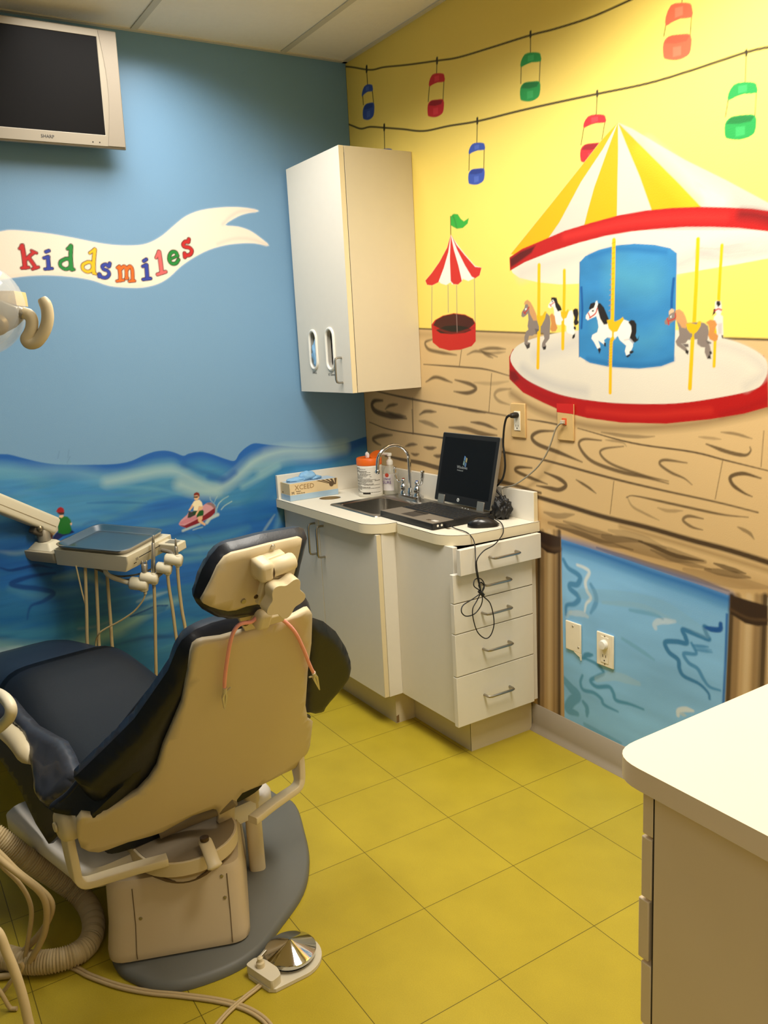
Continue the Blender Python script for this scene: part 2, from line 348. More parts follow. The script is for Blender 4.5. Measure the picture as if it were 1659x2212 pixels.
    # posts
    def post(ax, bx, y0, y1, capy, off):
        M.poly([(ax, y0), (bx, y0+off), (bx+(2 if ax > 1400 else 4), y1), (ax-6 if ax < 1400 else ax-20, y1)], (190, 158, 112))
        w = bx-ax
        for f, ww, c, al in ((.04, .18, (58, 42, 28), .9), (.2, .2, (112, 84, 52), .6), (.5, .18, (216, 190, 146), .6), (.72, .16, (120, 92, 58), .6), (.94, .18, (58, 42, 30), .9), (.84, .12, (90, 70, 48), .6)):
            M.stroke([(ax+w*f, y0), (ax+w*f-(8 if ax > 1400 else 0), (y0+y1)/2), (ax+w*f-(16 if ax > 1400 else 0), y1)], w*ww, c, al, soft=w*.05)
        M.poly([(ax, y0-3), (bx, y0+off-3), (bx, y0+off+capy-8), (ax+w*.75, y0+off*.7+capy+2), (ax+w*.4, y0+off*.4+capy+3), (ax, y0+capy-8)], (58, 42, 32), soft=.003)
        M.stroke([(ax, y0+capy*.62), (ax+w*.5, y0+off*.5+capy*.78), (bx, y0+off+capy*.6)], 6, (96, 72, 48), .6, soft=3)
    M.crop(*full)
    M.poly([(1657, 1290), (1720, 1300), (1720, 1800), (1640, 1800), (1652, 1480)], (224, 210, 176))
    M.poly([(1160, 1145), (1212, 1163), (1220, 1580), (1130, 1560)], (190, 158, 112))
    post(1162, 1211, 1148, 1560, 36, 16); post(1578, 1658, 1288, 1700, 46, 24)
    # sky ride cables and gondolas
    M.crop(*full)
    M.stroke([(735, 143), (760, 145), (800, 151), (830, 145), (880, 140), (945, 131), (990, 124), (1060, 103), (1146, 76), (1200, 62), (1280, 36), (1368, -3)], 2.6, (52, 42, 16), .95)
    M.stroke([(745, 265), (762, 272), (780, 278), (800, 274), (830, 276), (870, 279), (915, 283), (970, 272), (1031, 262), (1120, 240), (1200, 222), (1290, 203), (1400, 180), (1500, 150), (1612, 113), (1680, 98)], 3, (48, 38, 16), .95)
    def gond(hx, hy, tx, tl, tr, ty, rh, bl, br, by, bh, col, dark, tilt=.12):
        M.stroke([(hx, hy-6), (hx, hy+4)], 4.5, (40, 32, 16)); M.stroke([(hx, hy), (tx, ty)], 1.8, (60, 52, 20))
        w = tr-tl; t = tilt*w
        M.stroke([(tl+1, ty+rh), (bl+1, by+4)], 1.8, (80, 72, 24)); M.stroke([(tr-1, ty+rh*.6), (br-1, by)], 1.8, (80, 72, 24))
        M.poly([(tl, ty+rh*.55+t), (tl+w*.2, ty+t*.6), (tl+w*.55, ty-1), (tr-w*.08, ty), (tr, ty+rh*.25), (tr, ty+rh*.72), (tl+w*.55, ty+rh*.8), (tl+w*.2, ty+rh*.95+t*.4), (tl, ty+rh+t)], col, smooth=2)
        M.poly([(tl+w*.35, ty+rh*.25), (tl+w*.65, ty+rh*.15), (tl+w*.65, ty+rh*.6), (tl+w*.35, ty+rh*.75)], tuple(min(255, c+38) for c in col), .5)
        w = br-bl; t = tilt*w
        M.poly([(bl, by+bh*.22+t), (bl+w*.2, by+t*.6), (bl+w*.6, by), (br, by+t*.2), (br, by+bh*.6), (br-w*.15, by+bh*.85), (bl+w*.5, by+bh), (bl+w*.12, by+bh*.97), (bl, by+bh*.85)], col, smooth=3)
        M.poly([(bl+2, by+bh*.22+t), (bl+w*.2, by+t*.7), (bl+w*.6, by+1), (br-2, by+t*.3), (br-w*.15, by+bh*.26), (bl+w*.45, by+bh*.36)], dark)
        M.poly([(bl+w*.35, by+bh*.5), (bl+w*.65, by+bh*.45), (bl+w*.65, by+bh*.8), (bl+w*.35, by+bh*.88)], tuple(min(255, c+34) for c in col), .5)
    BL = ((58, 84, 168), (44, 64, 140)); RE = ((206, 40, 48), (150, 24, 34)); GR = ((34, 150, 70), (24, 116, 52)); OR = ((236, 96, 64), (226, 84, 56))
    gond(792, 150, 794, 782, 805, 183, 19, 784, 808, 222, 37, *BL, tilt=.3); gond(944, 132, 943, 927, 960, 159, 24, 924, 958, 215, 38, *RE); gond(1146, 75, 1146, 1125, 1168, 114, 26, 1124, 1166, 176, 43, *GR)
    gond(830, 276, 831, 818, 848, 322, 22, 818, 848, 380, 36, *BL); gond(1031, 262, 1030, 1013, 1047, 309, 20, 1012, 1046, 364, 35, *BL); gond(1290, 203, 1288, 1261, 1308, 248, 23, 1254, 1300, 309, 43, *RE)
    gond(1612, 115, 1610, 1573, 1635, 178, 32, 1566, 1632, 248, 54, *GR); gond(1475, -30, 1473, 1438, 1495, 7, 42, 1433, 1492, 74, 56, *OR)
    # carousel ------------------------------------------------
    M.stroke([(1105, 850), (1160, 885), (1250, 915), (1340, 925), (1480, 918), (1600, 896), (1700, 870)], 16, (120, 92, 56), .6, soft=7)
    M.crop(860, 400, .4817)
    SH = (196, 190, 180); WH = (226, 216, 196)
    disk = [(505,790),(520,735),(580,697),(700,665),(850,650),(1250,650),(1450,685),(1560,720),(1640,770),(1657,820),(1645,870),(1600,915),(1450,950),(1250,978),(1050,980),(900,970),(750,945),(650,910),(560,860)]
    M.poly([(498,770),(515,735),(1640,765),(1659,830),(1659,995),(1550,1025),(1400,1050),(1200,1070),(1000,1065),(850,1045),(750,1020),(650,975),(560,930),(500,870)], (178, 24, 20))
    M.stroke([(520,850),(620,930),(760,985)], 14, (150, 22, 20), .6, soft=7); M.poly([(500,830),(525,835),(545,870),(520,885),(500,865)], (110, 22, 20), .8, soft=.006)
    M.stroke([(850,1010),(1100,1030),(1400,1010)], 10, (214, 52, 36), .5, soft=6); M.stroke([(1450,1030),(1560,1000),(1659,960)], 12, (150, 20, 20), .5, soft=7)
    M.poly(disk, WH, smooth=4)
    M.stroke([(560,820),(620,860),(720,900),(840,925)], 16, (196, 190, 182), .7, soft=9); M.stroke([(620,760),(760,720),(800,700)], 22, (200, 194, 186), .6, soft=12)
    M.stroke([(1350,700),(1500,730),(1600,780),(1640,840),(1560,900)], 18, (206, 198, 184), .75, soft=10); M.stroke([(1250,760),(1400,800),(1500,850)], 40, (212, 204, 190), .4, soft=20)
    # canopy
    M.crop(700, 0, .578)
    M.poly([(697,1000),(705,1020),(730,1038),(800,1055),(880,1063),(955,1060),(1150,1050),(1320,1025),(1420,1008),(1540,988),(1700,958),(1700,840),(1450,840),(1150,855),(950,900),(800,955)], WH)
    M.stroke([(740,1020),(820,990),(950,955),(1100,920)], 24, SH, .55, soft=14); M.stroke([(1320,990),(1480,930),(1700,900)], 26, (190, 184, 178), .7, soft=14); M.stroke([(1400,940),(1500,960),(1700,930)], 14, (176,170,164), .5, soft=8)
    M.poly([(1098,458),(1150,480),(1250,540),(1350,598),(1500,672),(1720,790),(1720,860),(1098,860)], (190, 182, 170))
    M.stroke([(1200,560),(1350,680),(1480,760)], 30, (228,220,206), .5, soft=16)
    tri = lambda a, b, c, col: M.poly([(1098, 459)]+a+b+c, col)
    M.poly([(1098,458),(1090,470),(1040,520),(960,622),(850,760),(760,872),(697,950),(760,930),(1000,850),(1420,800),(1410,778),(1280,650),(1180,560)], (206, 197, 182))
    M.poly([(1098,458),(1040,520),(960,622),(850,760),(760,872),(697,950),(715,952),(828,905),(880,830),(960,680),(1040,560)], (238, 168, 10))
    M.poly([(1098,458),(1060,560),(1010,700),(985,790),(970,850),(1094,822),(1096,700),(1099,560)], (238, 168, 10))
    M.poly([(1098,458),(1130,540),(1180,660),(1226,790),(1420,785),(1330,690),(1230,590),(1150,510)], (238, 168, 10))
    M.stroke([(1180,560),(1290,660),(1380,760)], 26, (244, 192, 40), .4, soft=12)
    bt = [(693,962),(740,930),(800,905),(900,862),(1000,832),(1100,805),(1200,787),(1300,777),(1400,773),(1500,775),(1600,780),(1720,796)]
    bb = [(1720,872),(1550,852),(1450,848),(1350,848),(1250,855),(1150,865),(1050,882),(950,908),(850,940),(750,980),(695,1012)]
    M.poly(bt+bb, (180, 26, 23)); M.poly([(695,968),(735,940),(790,918),(775,945),(720,985),(698,1000)], (74, 18, 18), .9, soft=.004)
    M.stroke([(900,885),(1100,838),(1300,815),(1500,812)], 12, (216, 50, 42), .6, soft=7); M.stroke([(1560,800),(1620,806),(1700,830)], 18, (110, 20, 20), .8, soft=9)
    # blue drum
    M.crop(860, 400, .4817)
    dr = [(815,345),(840,318),(900,290),(980,270),(1060,262),(1150,267),(1220,282),(1250,305),(1246,550),(1238,790),(1180,812),(1080,823),(950,815),(860,797),(812,768),(812,560)]
    M.poly(dr, (56, 130, 184))
    dm = (np.abs(M.C[..., 2]-srgb((56, 130, 184))[2]) < .01).astype(float); M.mod(M.noise(.12, .06, 21, 3), .22, dm)
    M.stroke([(990,400),(1060,420),(1130,430)], 60, (90, 168, 190), .55, soft=26); M.stroke([(900,640),(1100,700),(1180,650)], 34, (84, 160, 188), .4, soft=16)
    M.stroke([(822,460),(826,560),(822,640)], 5, (24, 84, 150), .9); M.stroke([(1236,420),(1228,500),(1226,580)], 6, (24, 84, 150), .9); M.stroke([(815,345),(812,560),(812,770)], 2, (30,90,150), .8)
    M.stroke([(860,320),(1000,285),(1200,300)], 8, (34, 104, 164), .6, soft=4); M.stroke([(850,780),(980,805),(1150,805),(1230,780)], 9, (34, 100, 158), .6, soft=5)
    PY = (240, 186, 20)
    horses(M, PY)
    # little balloon tent
    M.crop(860, 400, .4817)
    for p in ([(152,455),(150,640)], [(224,450),(225,570)], [(262,450),(265,660)], [(342,420),(346,640)]): M.stroke(p, 1.8, (150, 140, 120), .9)
    M.poly([(150,625),(165,605),(200,585),(250,574),(300,580),(335,598),(348,620),(348,700),(330,722),(280,738),(230,742),(185,730),(155,705)], (196, 34, 30))
    M.poly([(157,628),(170,605),(205,586),(250,577),(300,583),(335,600),(343,620),(320,642),(250,655),(190,645)], (70, 24, 20)); M.poly([(170,650),(210,632),(260,628),(310,636),(330,650),(300,662),(240,668),(190,664)], (26, 22, 18))
    M.stroke([(262,580),(265,660)], 1.8, (150, 120, 110), .9); M.stroke([(165,640),(250,664),(340,640)], 3, (150,26,24), .6, soft=1.5)
    M.stroke([(235,140),(236,225)], 2, (90, 80, 40)); M.poly([(236,140),(250,128),(268,130),(280,150),(295,162),(317,147),(312,172),(290,192),(265,196),(248,188),(236,180)], (48, 168, 62)); M.stroke([(245,135),(255,160),(262,190)], 3, (28,120,50), .6, soft=1.5)
    M.poly([(236,222),(220,280),(185,345),(150,395),(122,428),(130,447),(152,450),(185,432),(190,440),(215,448),(238,434),(240,444),(265,446),(285,432),(290,420),(315,430),(340,418),(365,405),(374,370),(345,362),(300,310),(265,265)], (240, 232, 222))
    RD = (206, 44, 40)
    M.poly([(236,222),(220,280),(185,345),(150,395),(122,428),(130,447),(152,450),(180,436),(205,370),(225,300)], RD); M.poly([(236,222),(232,330),(236,430),(248,444),(268,446),(286,430),(270,360),(250,290)], RD)
    M.poly([(238,222),(265,290),(300,360),(330,410),(345,418),(365,405),(374,370),(345,366),(300,315),(262,268)], RD)
    # floor-side scuff line above the base
    M.crop(*full)

def horses(M, PY):
    G = (136, 122, 112); GD = (104, 94, 88); TANM = (206, 152, 98); W_ = (242, 234, 222); K = (40, 34, 30); SAD = (222, 182, 26); OR = (206, 140, 74); RD = (190, 50, 40)
    # left pair
    M.crop(1100, 600, .1929)
    M.stroke([(617, -78), (615, 200), (600, 790)], 7, PY)
    M.poly([(485,222),(470,260),(440,300),(435,330),(460,342),(490,320),(500,350),(505,440),(515,520),(560,530),(610,515),(640,540),(640,600),(660,620),(720,640),(735,600),(720,520),(720,400),(700,360),(660,380),(580,380),(540,360),(520,260)], W_)
    M.poly([(470,222),(500,218),(530,225),(545,280),(575,320),(590,360),(545,378),(520,330),(508,270),(490,245),(470,255)], K)
    M.poly([(715,360),(740,342),(768,350),(776,400),(765,470),(780,500),(765,525),(735,535),(722,500),(735,450),(715,400)], K)
    M.poly([(575,375),(640,375),(660,350),(665,380),(640,450),(600,465),(580,430)], SAD); M.stroke([(610,460),(608,510)], 3, SAD)
    M.poly([(722,545),(745,545),(748,575),(735,585),(722,570)], K); M.poly([(715,640),(738,625),(735,665),(715,685),(703,675)], K); M.stroke([(455,300),(470,320)], 2, RD); M.stroke([(470,300),(505,275)], 1.6, RD); M.stroke([(480,262),(484,268)], 2.2, K)
    M.stroke([(600,500),(598,790)], 7, PY)
    M.stroke([(334, -140), (330, 420)], 7.5, PY)
    M.poly([(205,262),(180,290),(170,340),(140,385),(135,430),(155,445),(180,430),(210,400),(215,470),(205,540),(215,580),(190,600),(170,660),(170,740),(205,795),(225,780),(228,725),(205,720),(222,650),(260,650),(300,620),(380,615),(395,680),(370,730),(365,770),(380,805),(410,800),(415,765),(405,740),(450,680),(455,600),(462,500),(455,430),(420,395),(300,470),(260,330)], G)
    M.poly([(165,300),(175,265),(205,245),(240,275),(270,330),(300,400),(315,480),(270,480),(230,400),(220,330),(205,295)], TANM); M.poly([(455,420),(480,398),(510,430),(520,500),(540,560),(520,600),(480,605),(458,580),(470,510)], OR)
    M.poly([(305,420),(370,425),(400,375),(418,385),(400,460),(360,540),(330,540),(312,480)], SAD); M.stroke([(343,530),(341,640)], 4.5, SAD)
    M.poly([(170,735),(200,755),(235,725),(230,780),(200,800)], K, .85); M.poly([(375,775),(412,765),(408,800),(385,808)], K); M.stroke([(160,380),(180,405)], 2.2, RD); M.stroke([(180,390),(222,330)], 2, RD); M.stroke([(183,352),(190,350)], 3, (235,230,225)); M.poly([(285,570),(330,575),(330,620),(300,615)], GD)
    M.stroke([(330,620),(320,1005)], 7.5, PY)
    # centre horse
    M.stroke([(1172,-420),(1165,0),(1155,470)], 8.5, PY)
    M.poly([(975,255),(950,310),(890,380),(860,420),(856,455),(880,476),(910,460),(975,430),(990,480),(1000,550),(985,610),(930,640),(920,680),(950,720),(985,790),(1010,800),(1020,770),(995,700),(1060,745),(1075,735),(1060,700),(1100,665),(1180,680),(1215,650),(1240,700),(1310,760),(1295,820),(1310,870),(1350,850),(1385,770),(1385,740),(1340,690),(1370,640),(1372,560),(1340,490),(1290,470),(1230,480),(1110,520),(1040,420),(1000,300)], W_)
    M.poly([(985,285),(1020,285),(1060,330),(1085,390),(1115,460),(1095,520),(1060,525),(1020,460),(1000,390),(985,330)], K); M.poly([(890,350),(910,290),(950,275),(970,290),(950,335),(910,355)], K); M.poly([(985,258),(965,290),(950,330),(975,335),(995,300)], W_)
    M.poly([(1332,500),(1365,472),(1400,478),(1425,520),(1425,600),(1415,650),(1435,690),(1455,650),(1445,700),(1410,725),(1370,715),(1350,670),(1370,600),(1365,540)], K)
    M.poly([(1092,475),(1130,465),(1190,490),(1240,465),(1270,440),(1285,465),(1245,530),(1210,600),(1160,612),(1115,570)], SAD); M.stroke([(1162,600),(1160,680)], 4.5, SAD)
    M.poly([(1060,725),(1082,730),(1082,770),(1065,768)], K); M.poly([(1005,780),(1028,800),(1010,855),(993,805)], K); M.poly([(1350,820),(1390,815),(1392,835),(1365,852),(1345,845)], K); M.poly([(1305,878),(1355,855),(1358,870),(1325,893)], K)
    M.stroke([(985,345),(965,400),(900,450)], 2.6, RD); M.stroke([(885,395),(905,440)], 2.4, RD); M.stroke([(932,372),(942,370)], 3, K)
    M.poly([(1085,610),(1100,660),(1180,678),(1210,655),(1190,690),(1100,672)], (214, 204, 196), .7); M.stroke([(1290,700),(1350,690),(1390,730)], 3, (200,192,186), .7)
    M.stroke([(1160,680),(1140,760),(1130,1285)], 7.5, PY)
    for i in range(14): M.stroke([(1187-i*2.6, -400+i*58), (1150-i*2.6, -384+i*58)], 1.6, (196, 140, 14), .7)
    for i in range(9): M.stroke([(1164-i*2, 700+i*34), (1122-i*2, 712+i*34)], 1.6, (196, 140, 14), .6)
    # right pair
    M.crop(1380, 600, .1682)
    M.stroke([(1068,-416),(1040,0),(1025,300)], 7, PY); M.stroke([(985,660),(965,1135)], 7, PY)
    M.poly([(980,310),(1000,295),(1050,300),(1060,340),(1065,430),(1050,470),(1080,500),(1080,560),(1085,700),(1080,775),(1040,790),(1000,800),(1000,700),(985,600),(960,540),(965,500),(1000,470),(975,420)], (222, 214, 206))
    M.poly([(1000,300),(1040,298),(1050,340),(1020,375),(995,340)], K); M.poly([(960,400),(985,400),(980,455),(945,485),(955,440)], K); M.stroke([(975,425),(1020,400),(1062,415)], 2.6, RD); M.poly([(1015,590),(1070,580),(1065,720),(1020,725)], (196, 186, 180), .8); M.poly([(1060,735),(1082,740),(1082,778),(1068,775)], K)
    M.stroke([(760,-493),(740,0),(710,580)], 8.5, PY)
    M.poly([(410,440),(380,500),(330,555),(335,595),(370,605),(430,570),(480,540),(510,640),(520,740),(470,820),(490,870),(600,950),(625,985),(640,950),(610,900),(545,845),(600,840),(630,800),(750,790),(750,850),(800,890),(850,895),(845,960),(880,1040),(920,1040),(930,960),(915,880),(880,800),(900,700),(890,620),(840,580),(790,570),(600,580),(540,460),(470,420)], G)
    M.poly([(470,420),(520,402),(570,440),(600,500),(620,570),(605,650),(550,640),(520,590),(475,540)], TANM); M.poly([(385,480),(385,430),(420,395),(455,410),(450,440),(410,460)], (214, 180, 144)); M.poly([(860,575),(920,538),(980,550),(1005,600),(980,650),(970,700),(1020,740),(1010,800),(970,820),(910,790),(890,740),(905,660),(895,610)], OR)
    M.poly([(605,590),(660,578),(740,600),(770,555),(800,560),(795,620),(750,690),(710,722),(660,710),(620,660)], SAD); M.stroke([(698,715),(695,800)], 4.5, SAD)
    M.poly([(600,920),(640,940),(632,990),(600,965)], K); M.poly([(880,1035),(905,985),(930,1040)], K); M.poly([(550,845),(635,850),(640,890),(600,890)], GD); M.poly([(860,800),(930,830),(925,850),(880,845)], GD); M.poly([(905,950),(930,940),(942,975),(915,985)], K)
    M.stroke([(365,525),(385,600)], 3, RD); M.stroke([(380,555),(465,520),(470,460)], 2.4, RD); M.stroke([(412,500),(425,495)], 3.2, (240,236,230)); M.stroke([(425,492),(430,500)], 2, K); M.poly([(330,560),(365,545),(375,595),(345,600)], (150, 120, 108), .8)
    M.stroke([(690,790),(655,1420)], 9, PY)
rightwall()
# ------------------------------------------------------------------ wall_left: sky, banner, sea
SKY = (113, 152, 184)
ML = Mural(-2.44, 0.0, 0.10, 2.645, .003, srgb(SKY), lambda u, v: tuple(onx(u, v)[[1, 2]]))
def leftwall():
    M = ML; full = (0, 0, 1)
    # sea base
    M.crop(0, 960, .3617)
    top = [(-250,50),(0,58),(60,62),(150,85),(250,108),(350,120),(500,122),(680,118),(780,100),(860,65),(930,42),(990,38),(1040,48),(1095,68),(1130,55),(1200,45),(1270,60),(1340,85),(1400,98),(1430,55),(1470,18),(1520,-6),(1600,2),(1700,10),(1800,18),(1900,15),(2000,5),(2080,-12),(2180,-45)]
    tp = np.array(spline(list(M.P(top)), 6))
    A, Z = np.meshgrid(M.a, M.z); zt = np.interp(M.a, tp[:, 0], tp[:, 1])[None, :]; dep = zt-Z
    sea = np.clip(.5+dep/.004, 0, 1)
    n1 = M.noise(.7, .10, 31, 3); n2 = M.noise(.35, .035, 32, 3); n3 = M.noise(.9, .35, 33, 2); n4 = M.noise(.12, .012, 34, 2)
    q = dep*2.2+(n1-.5)*1.0+(n2-.5)*.45+(n3-.5)*.5
    stops = np.array([-1.2, -.3, .1, .3, .5, .8, 1.1, 1.4, 1.7, 2.1, 2.6]); pal = np.array([srgb(c) for c in ((104,160,186),(84,146,182),(76,144,178),(92,152,176),(58,126,182),(40,106,172),(58,126,166),(40,110,156),(72,136,156),(30,92,134),(54,122,150))])
    col = np.stack([np.interp(q, stops, pal[:, i]) for i in range(3)], -1)*(1+.22*(n4-.5))[..., None]*np.array([.60, .78, .95])
    M.C = M.C*(1-sea[..., None])+col*sea[..., None]
    band = np.clip((.075+.05*(M.noise(.3, 1, 36, 1)-.5)-dep)/.05, 0, 1)*sea
    M.C = M.C*(1-.92*band[..., None])+np.array(srgb((26, 88, 166)))*.92*band[..., None]
    PG = (158, 188, 188); DB = (28, 88, 150); TE = (40, 108, 136)
    S = M.stroke
    S([(0,150),(200,165),(420,160),(620,200),(760,190),(900,150),(1020,135)], 22, (120,172,186), .55, soft=14); S([(640,225),(800,190),(960,160),(1060,165),(1180,225),(1290,280)], 17, PG, .75, soft=10); S([(1080,240),(1180,275),(1290,270),(1400,200),(1480,130),(1560,80),(1700,40),(1900,38),(2050,10)], 22, PG, .85, soft=11)
    S([(1330,215),(1430,130),(1480,70),(1540,35)], 12, (36,100,170), .6, soft=8); S([(1250,195),(1340,210),(1400,170)], 9, (28,88,160), .8, soft=6); S([(1100,120),(1200,160),(1330,200)], 8, DB, .6, soft=6)
    S([(1480,340),(1560,270),(1640,190),(1720,120)], 20, (44,116,160), .75, soft=12); S([(1520,400),(1600,330),(1660,250)], 26, (34,104,166), .75, soft=14); S([(1560,160),(1700,90),(1900,70),(2060,30)], 16, (150,184,186), .6, soft=9); S([(1450,250),(1560,190),(1660,130)], 10, (132,176,184), .7, soft=6)
    for pts, w, c, al in (([(300,300),(520,290),(800,305),(960,300)], 6, (60,122,180), .6), ([(520,350),(700,345),(880,352)], 5, DB, .55), ([(0,300),(160,290),(300,310)], 9, (70,132,184), .5), ([(560,400),(800,420),(1040,400)], 12, (44,110,172), .5), ([(600,250),(900,262),(1080,300)], 8, (96,158,184), .5),
        ([(940,440),(1060,430),(1200,470),(1400,430),(1560,440)], 24, (34,104,168), .6), ([(500,480),(560,460),(620,470)], 8, DB, .5), ([(1000,560),(1050,545),(1095,530),(1140,545)], 6, DB, .8), ([(1150,535),(1190,550),(1222,590)], 4, DB, .8), ([(960,600),(1100,580),(1300,560),(1480,500)], 20, (72,140,168), .6),
        ([(1100,640),(1250,620),(1400,590)], 12, (110,164,176), .6), ([(1000,700),(1150,680),(1280,660)], 14, (86,150,170), .6), ([(0,560),(150,540),(330,600)], 9, (58,120,172), .5), ([(0,640),(100,650),(200,630)], 9, PG, .3), ([(330,800),(480,780),(620,830)], 16, (120,166,170), .55),
        ([(60,860),(200,900),(360,890),(540,860)], 18, (84,146,168), .5), ([(0,1010),(150,1000),(350,1060),(520,1020)], 30, (38,106,146), .65), ([(420,940),(600,900),(800,840)], 26, (40,112,144), .5), ([(0,1120),(200,1140),(420,1090),(560,1040)], 16, (62,132,158), .6),
        ([(-200,1180),(0,1200),(200,1225),(420,1215),(600,1150),(760,1080),(900,990),(1060,930)], 24, (126,168,160), .85), ([(-200,1230),(0,1250),(120,1240),(240,1260)], 18, (184,204,200), .85), ([(820,940),(900,910),(1000,880)], 7, PG, .5),
        ([(680,1200),(800,1170),(900,1150),(1060,1150)], 9, (22,74,120), .8), ([(620,1230),(760,1230),(900,1290),(1040,1300)], 34, (26,96,136), .75), ([(760,1120),(900,1090),(1080,1060)], 18, (42,118,150), .6), ([(1700,300),(1680,420),(1640,520)], 14, (110,166,186), .5), ([(1640,420),(1600,480),(1560,540)], 5, PG, .5)):
        S(pts, w, c, al, soft=w*.42, taper=(.4, .3))
    V = (16, 62, 126)
    S([(5,738),(60,752),(130,740),(220,722),(312,738)], 7, V, .95, soft=1.5, taper=(.5, .2)); S([(330,768),(260,775),(160,795),(70,830),(120,850),(230,862),(318,888),(260,935),(190,962),(170,1000),(163,1045)], 10.5, V, .95, soft=2, taper=(.3, .2), fade=(1, .7))
    for f in ([(775,1030),(850,1000),(920,968),(1000,962),(985,995),(930,1010),(850,1022)],): M.poly(f, (32,96,140), .8, soft=.004)
    S([(780,1028),(860,995),(930,966),(1000,962)], 3.5, (20,70,124), .9, soft=1); S([(1030,1000),(1080,1040),(1100,1110)], 8, (30,92,140), .6, soft=4); S([(470,1100),(560,1090),(650,1060)], 5, PG, .25, soft=3)
    for p in ([(355,40),(345,85)], [(412,30),(405,78)], [(420,70),(400,110)]): S(p, 1.1, (80, 112, 140), .5)
    # rider on the red watercraft
    M.crop(380, 1040, .0844)
    S([(870,400),(890,480),(950,540),(1010,620)], 1.6, PG, .8); S([(1060,380),(1010,470),(990,530)], 1.6, PG, .7); S([(1060,680),(1100,560),(1160,500)], 1.6, PG, .9); S([(1160,720),(1250,620),(1430,510)], 2.2, PG, .8); S([(1040,800),(1060,640),(1180,480),(1340,380)], 2.5, PG, .6); S([(1010,820),(1020,700)], 3, (150,190,190), .7)
    S([(790,1050),(870,950),(980,890),(1070,850)], 7, (190,206,196), .85, soft=1.5); S([(180,1260),(400,1170),(600,1090)], 5, (190,206,196), .75, soft=1.5); S([(440,1240),(560,1200),(680,1170)], 2.5, PG, .7)
    M.poly([(75,1080),(130,990),(280,860),(330,780),(560,760),(720,600),(800,550),(900,540),(980,600),(1020,660),(990,800),(940,870),(820,960),(700,1010),(560,1070),(400,1140),(270,1195),(150,1150),(90,1120)], (206, 150, 158))
    M.poly([(90,1120),(220,1130),(480,1000),(700,880),(900,740),(1010,660),(1000,800),(900,900),(760,980),(560,1080),(400,1140),(270,1195),(150,1150)], (126, 28, 44)); M.poly([(760,570),(850,535),(960,570),(1015,650),(980,700),(900,620)], (120, 100, 98), .85, soft=.002); M.poly([(90,1060),(240,960),(560,880),(540,960),(300,1060),(120,1110)], (196,116,132), .7, soft=.002)
    M.poly([(295,935),(330,760),(390,780),(480,760),(560,750),(500,860),(360,930)], (54, 58, 54)); SK = (226, 178, 134)
    M.poly([(320,740),(360,680),(410,590),(470,620),(400,700),(370,750)], SK); M.poly([(410,590),(460,510),(520,480),(600,470),(660,530),(690,640),(590,640),(560,750),(450,745),(460,640)], (240, 224, 184)); M.poly([(580,640),(690,640),(690,690),(600,770),(540,850),(500,870),(500,820),(570,720)], SK)
    M.poly([(600,750),(690,725),(715,770),(700,880),(600,890),(530,930),(530,870)], (20, 84, 36)); M.poly([(440,760),(540,755),(500,840),(440,840)], (24, 70, 38)); M.poly([(560,920),(680,880),(680,960),(650,1000),(740,1070),(765,1110),(740,1130),(640,1080),(570,1020)], SK)
    M.poly([(465,360),(580,350),(600,410),(560,470),(520,490),(480,470),(465,420)], SK); M.poly([(452,350),(470,300),(530,272),(585,290),(608,340),(600,410),(575,370),(540,350),(470,365)], (124, 40, 24)); S([(470,400),(510,402),(550,395)], 3, (24, 20, 18))
    # rider in the green shirt, seen from behind
    M.crop(60, 1080, .0844)
    S([(240,930),(330,1030),(430,1120),(520,1220)], 8, (120,172,196), .8); S([(290,850),(400,960),(520,1120),(570,1230)], 9, (26,96,160), .8); M.poly([(440,740),(600,690),(770,700),(770,780),(700,860),(660,910),(560,850)], (236, 208, 172)); M.poly([(260,800),(430,750),(640,880),(640,990),(560,1010),(420,900)], (152, 120, 110))
    S([(470,830),(435,850),(470,870),(440,895)], 2.2, (104,50,44)); S([(560,885),(520,880),(505,930),(545,950)], 2.2, (104,50,44)); S([(515,905),(545,915)], 2, (104,50,44)); S([(560,975),(605,920),(625,990)], 2.2, (104,50,44))
    M.poly([(520,640),(540,560),(640,590),(720,680),(640,720),(560,680)], SK); M.poly([(1070,560),(1120,580),(1130,620),(1110,650),(1085,620)], SK); M.poly([(580,1010),(690,1060),(670,1220),(580,1230)], (222,180,124))
    M.poly([(640,980),(720,860),(800,800),(1130,770),(1200,825),(1060,880),(900,930),(740,1050),(690,1060),(640,1010)], (24, 34, 84)); M.poly([(640,610),(740,500),(820,440),(940,415),(1020,430),(1090,500),(1115,580),(1080,600),(1130,770),(1060,860),(900,880),(780,840),(770,690),(720,700)], (22, 104, 34)); M.poly([(800,440),(870,460),(920,420),(900,380),(810,390)], SK)
    M.poly([(755,330),(830,385),(930,370),(935,310),(760,290)], (54, 30, 22)); M.poly([(755,320),(740,270),(770,210),(840,178),(910,210),(935,270),(930,315)], (150, 26, 32)); M.poly([(720,285),(760,270),(770,305),(735,305)], (130, 20, 28))
    # banner
    M.crop(0, 420, .3617)
    ban = [(-300,330),(-150,250),(0,222),(60,213),(150,218),(300,235),(450,262),(600,292),(720,305),(830,303),(900,285),(970,245),(1040,185),(1110,130),(1200,95),(1320,78),(1420,76),(1500,85),(1545,100),(1480,112),(1420,132),(1345,182),(1420,192),(1490,215),(1550,255),(1605,305),(1520,292),(1440,292),(1350,302),(1250,330),(1160,375),(1080,430),(1010,495),(940,535),(850,556),(750,556),(650,545),(560,515),(470,497),(350,485),(250,482),(150,488),(60,500),(0,510),(-150,560),(-300,660)]
    M.poly(ban, (205, 222, 236), .6, soft=.006, smooth=3); M.poly(ban, (238, 222, 202), smooth=3)
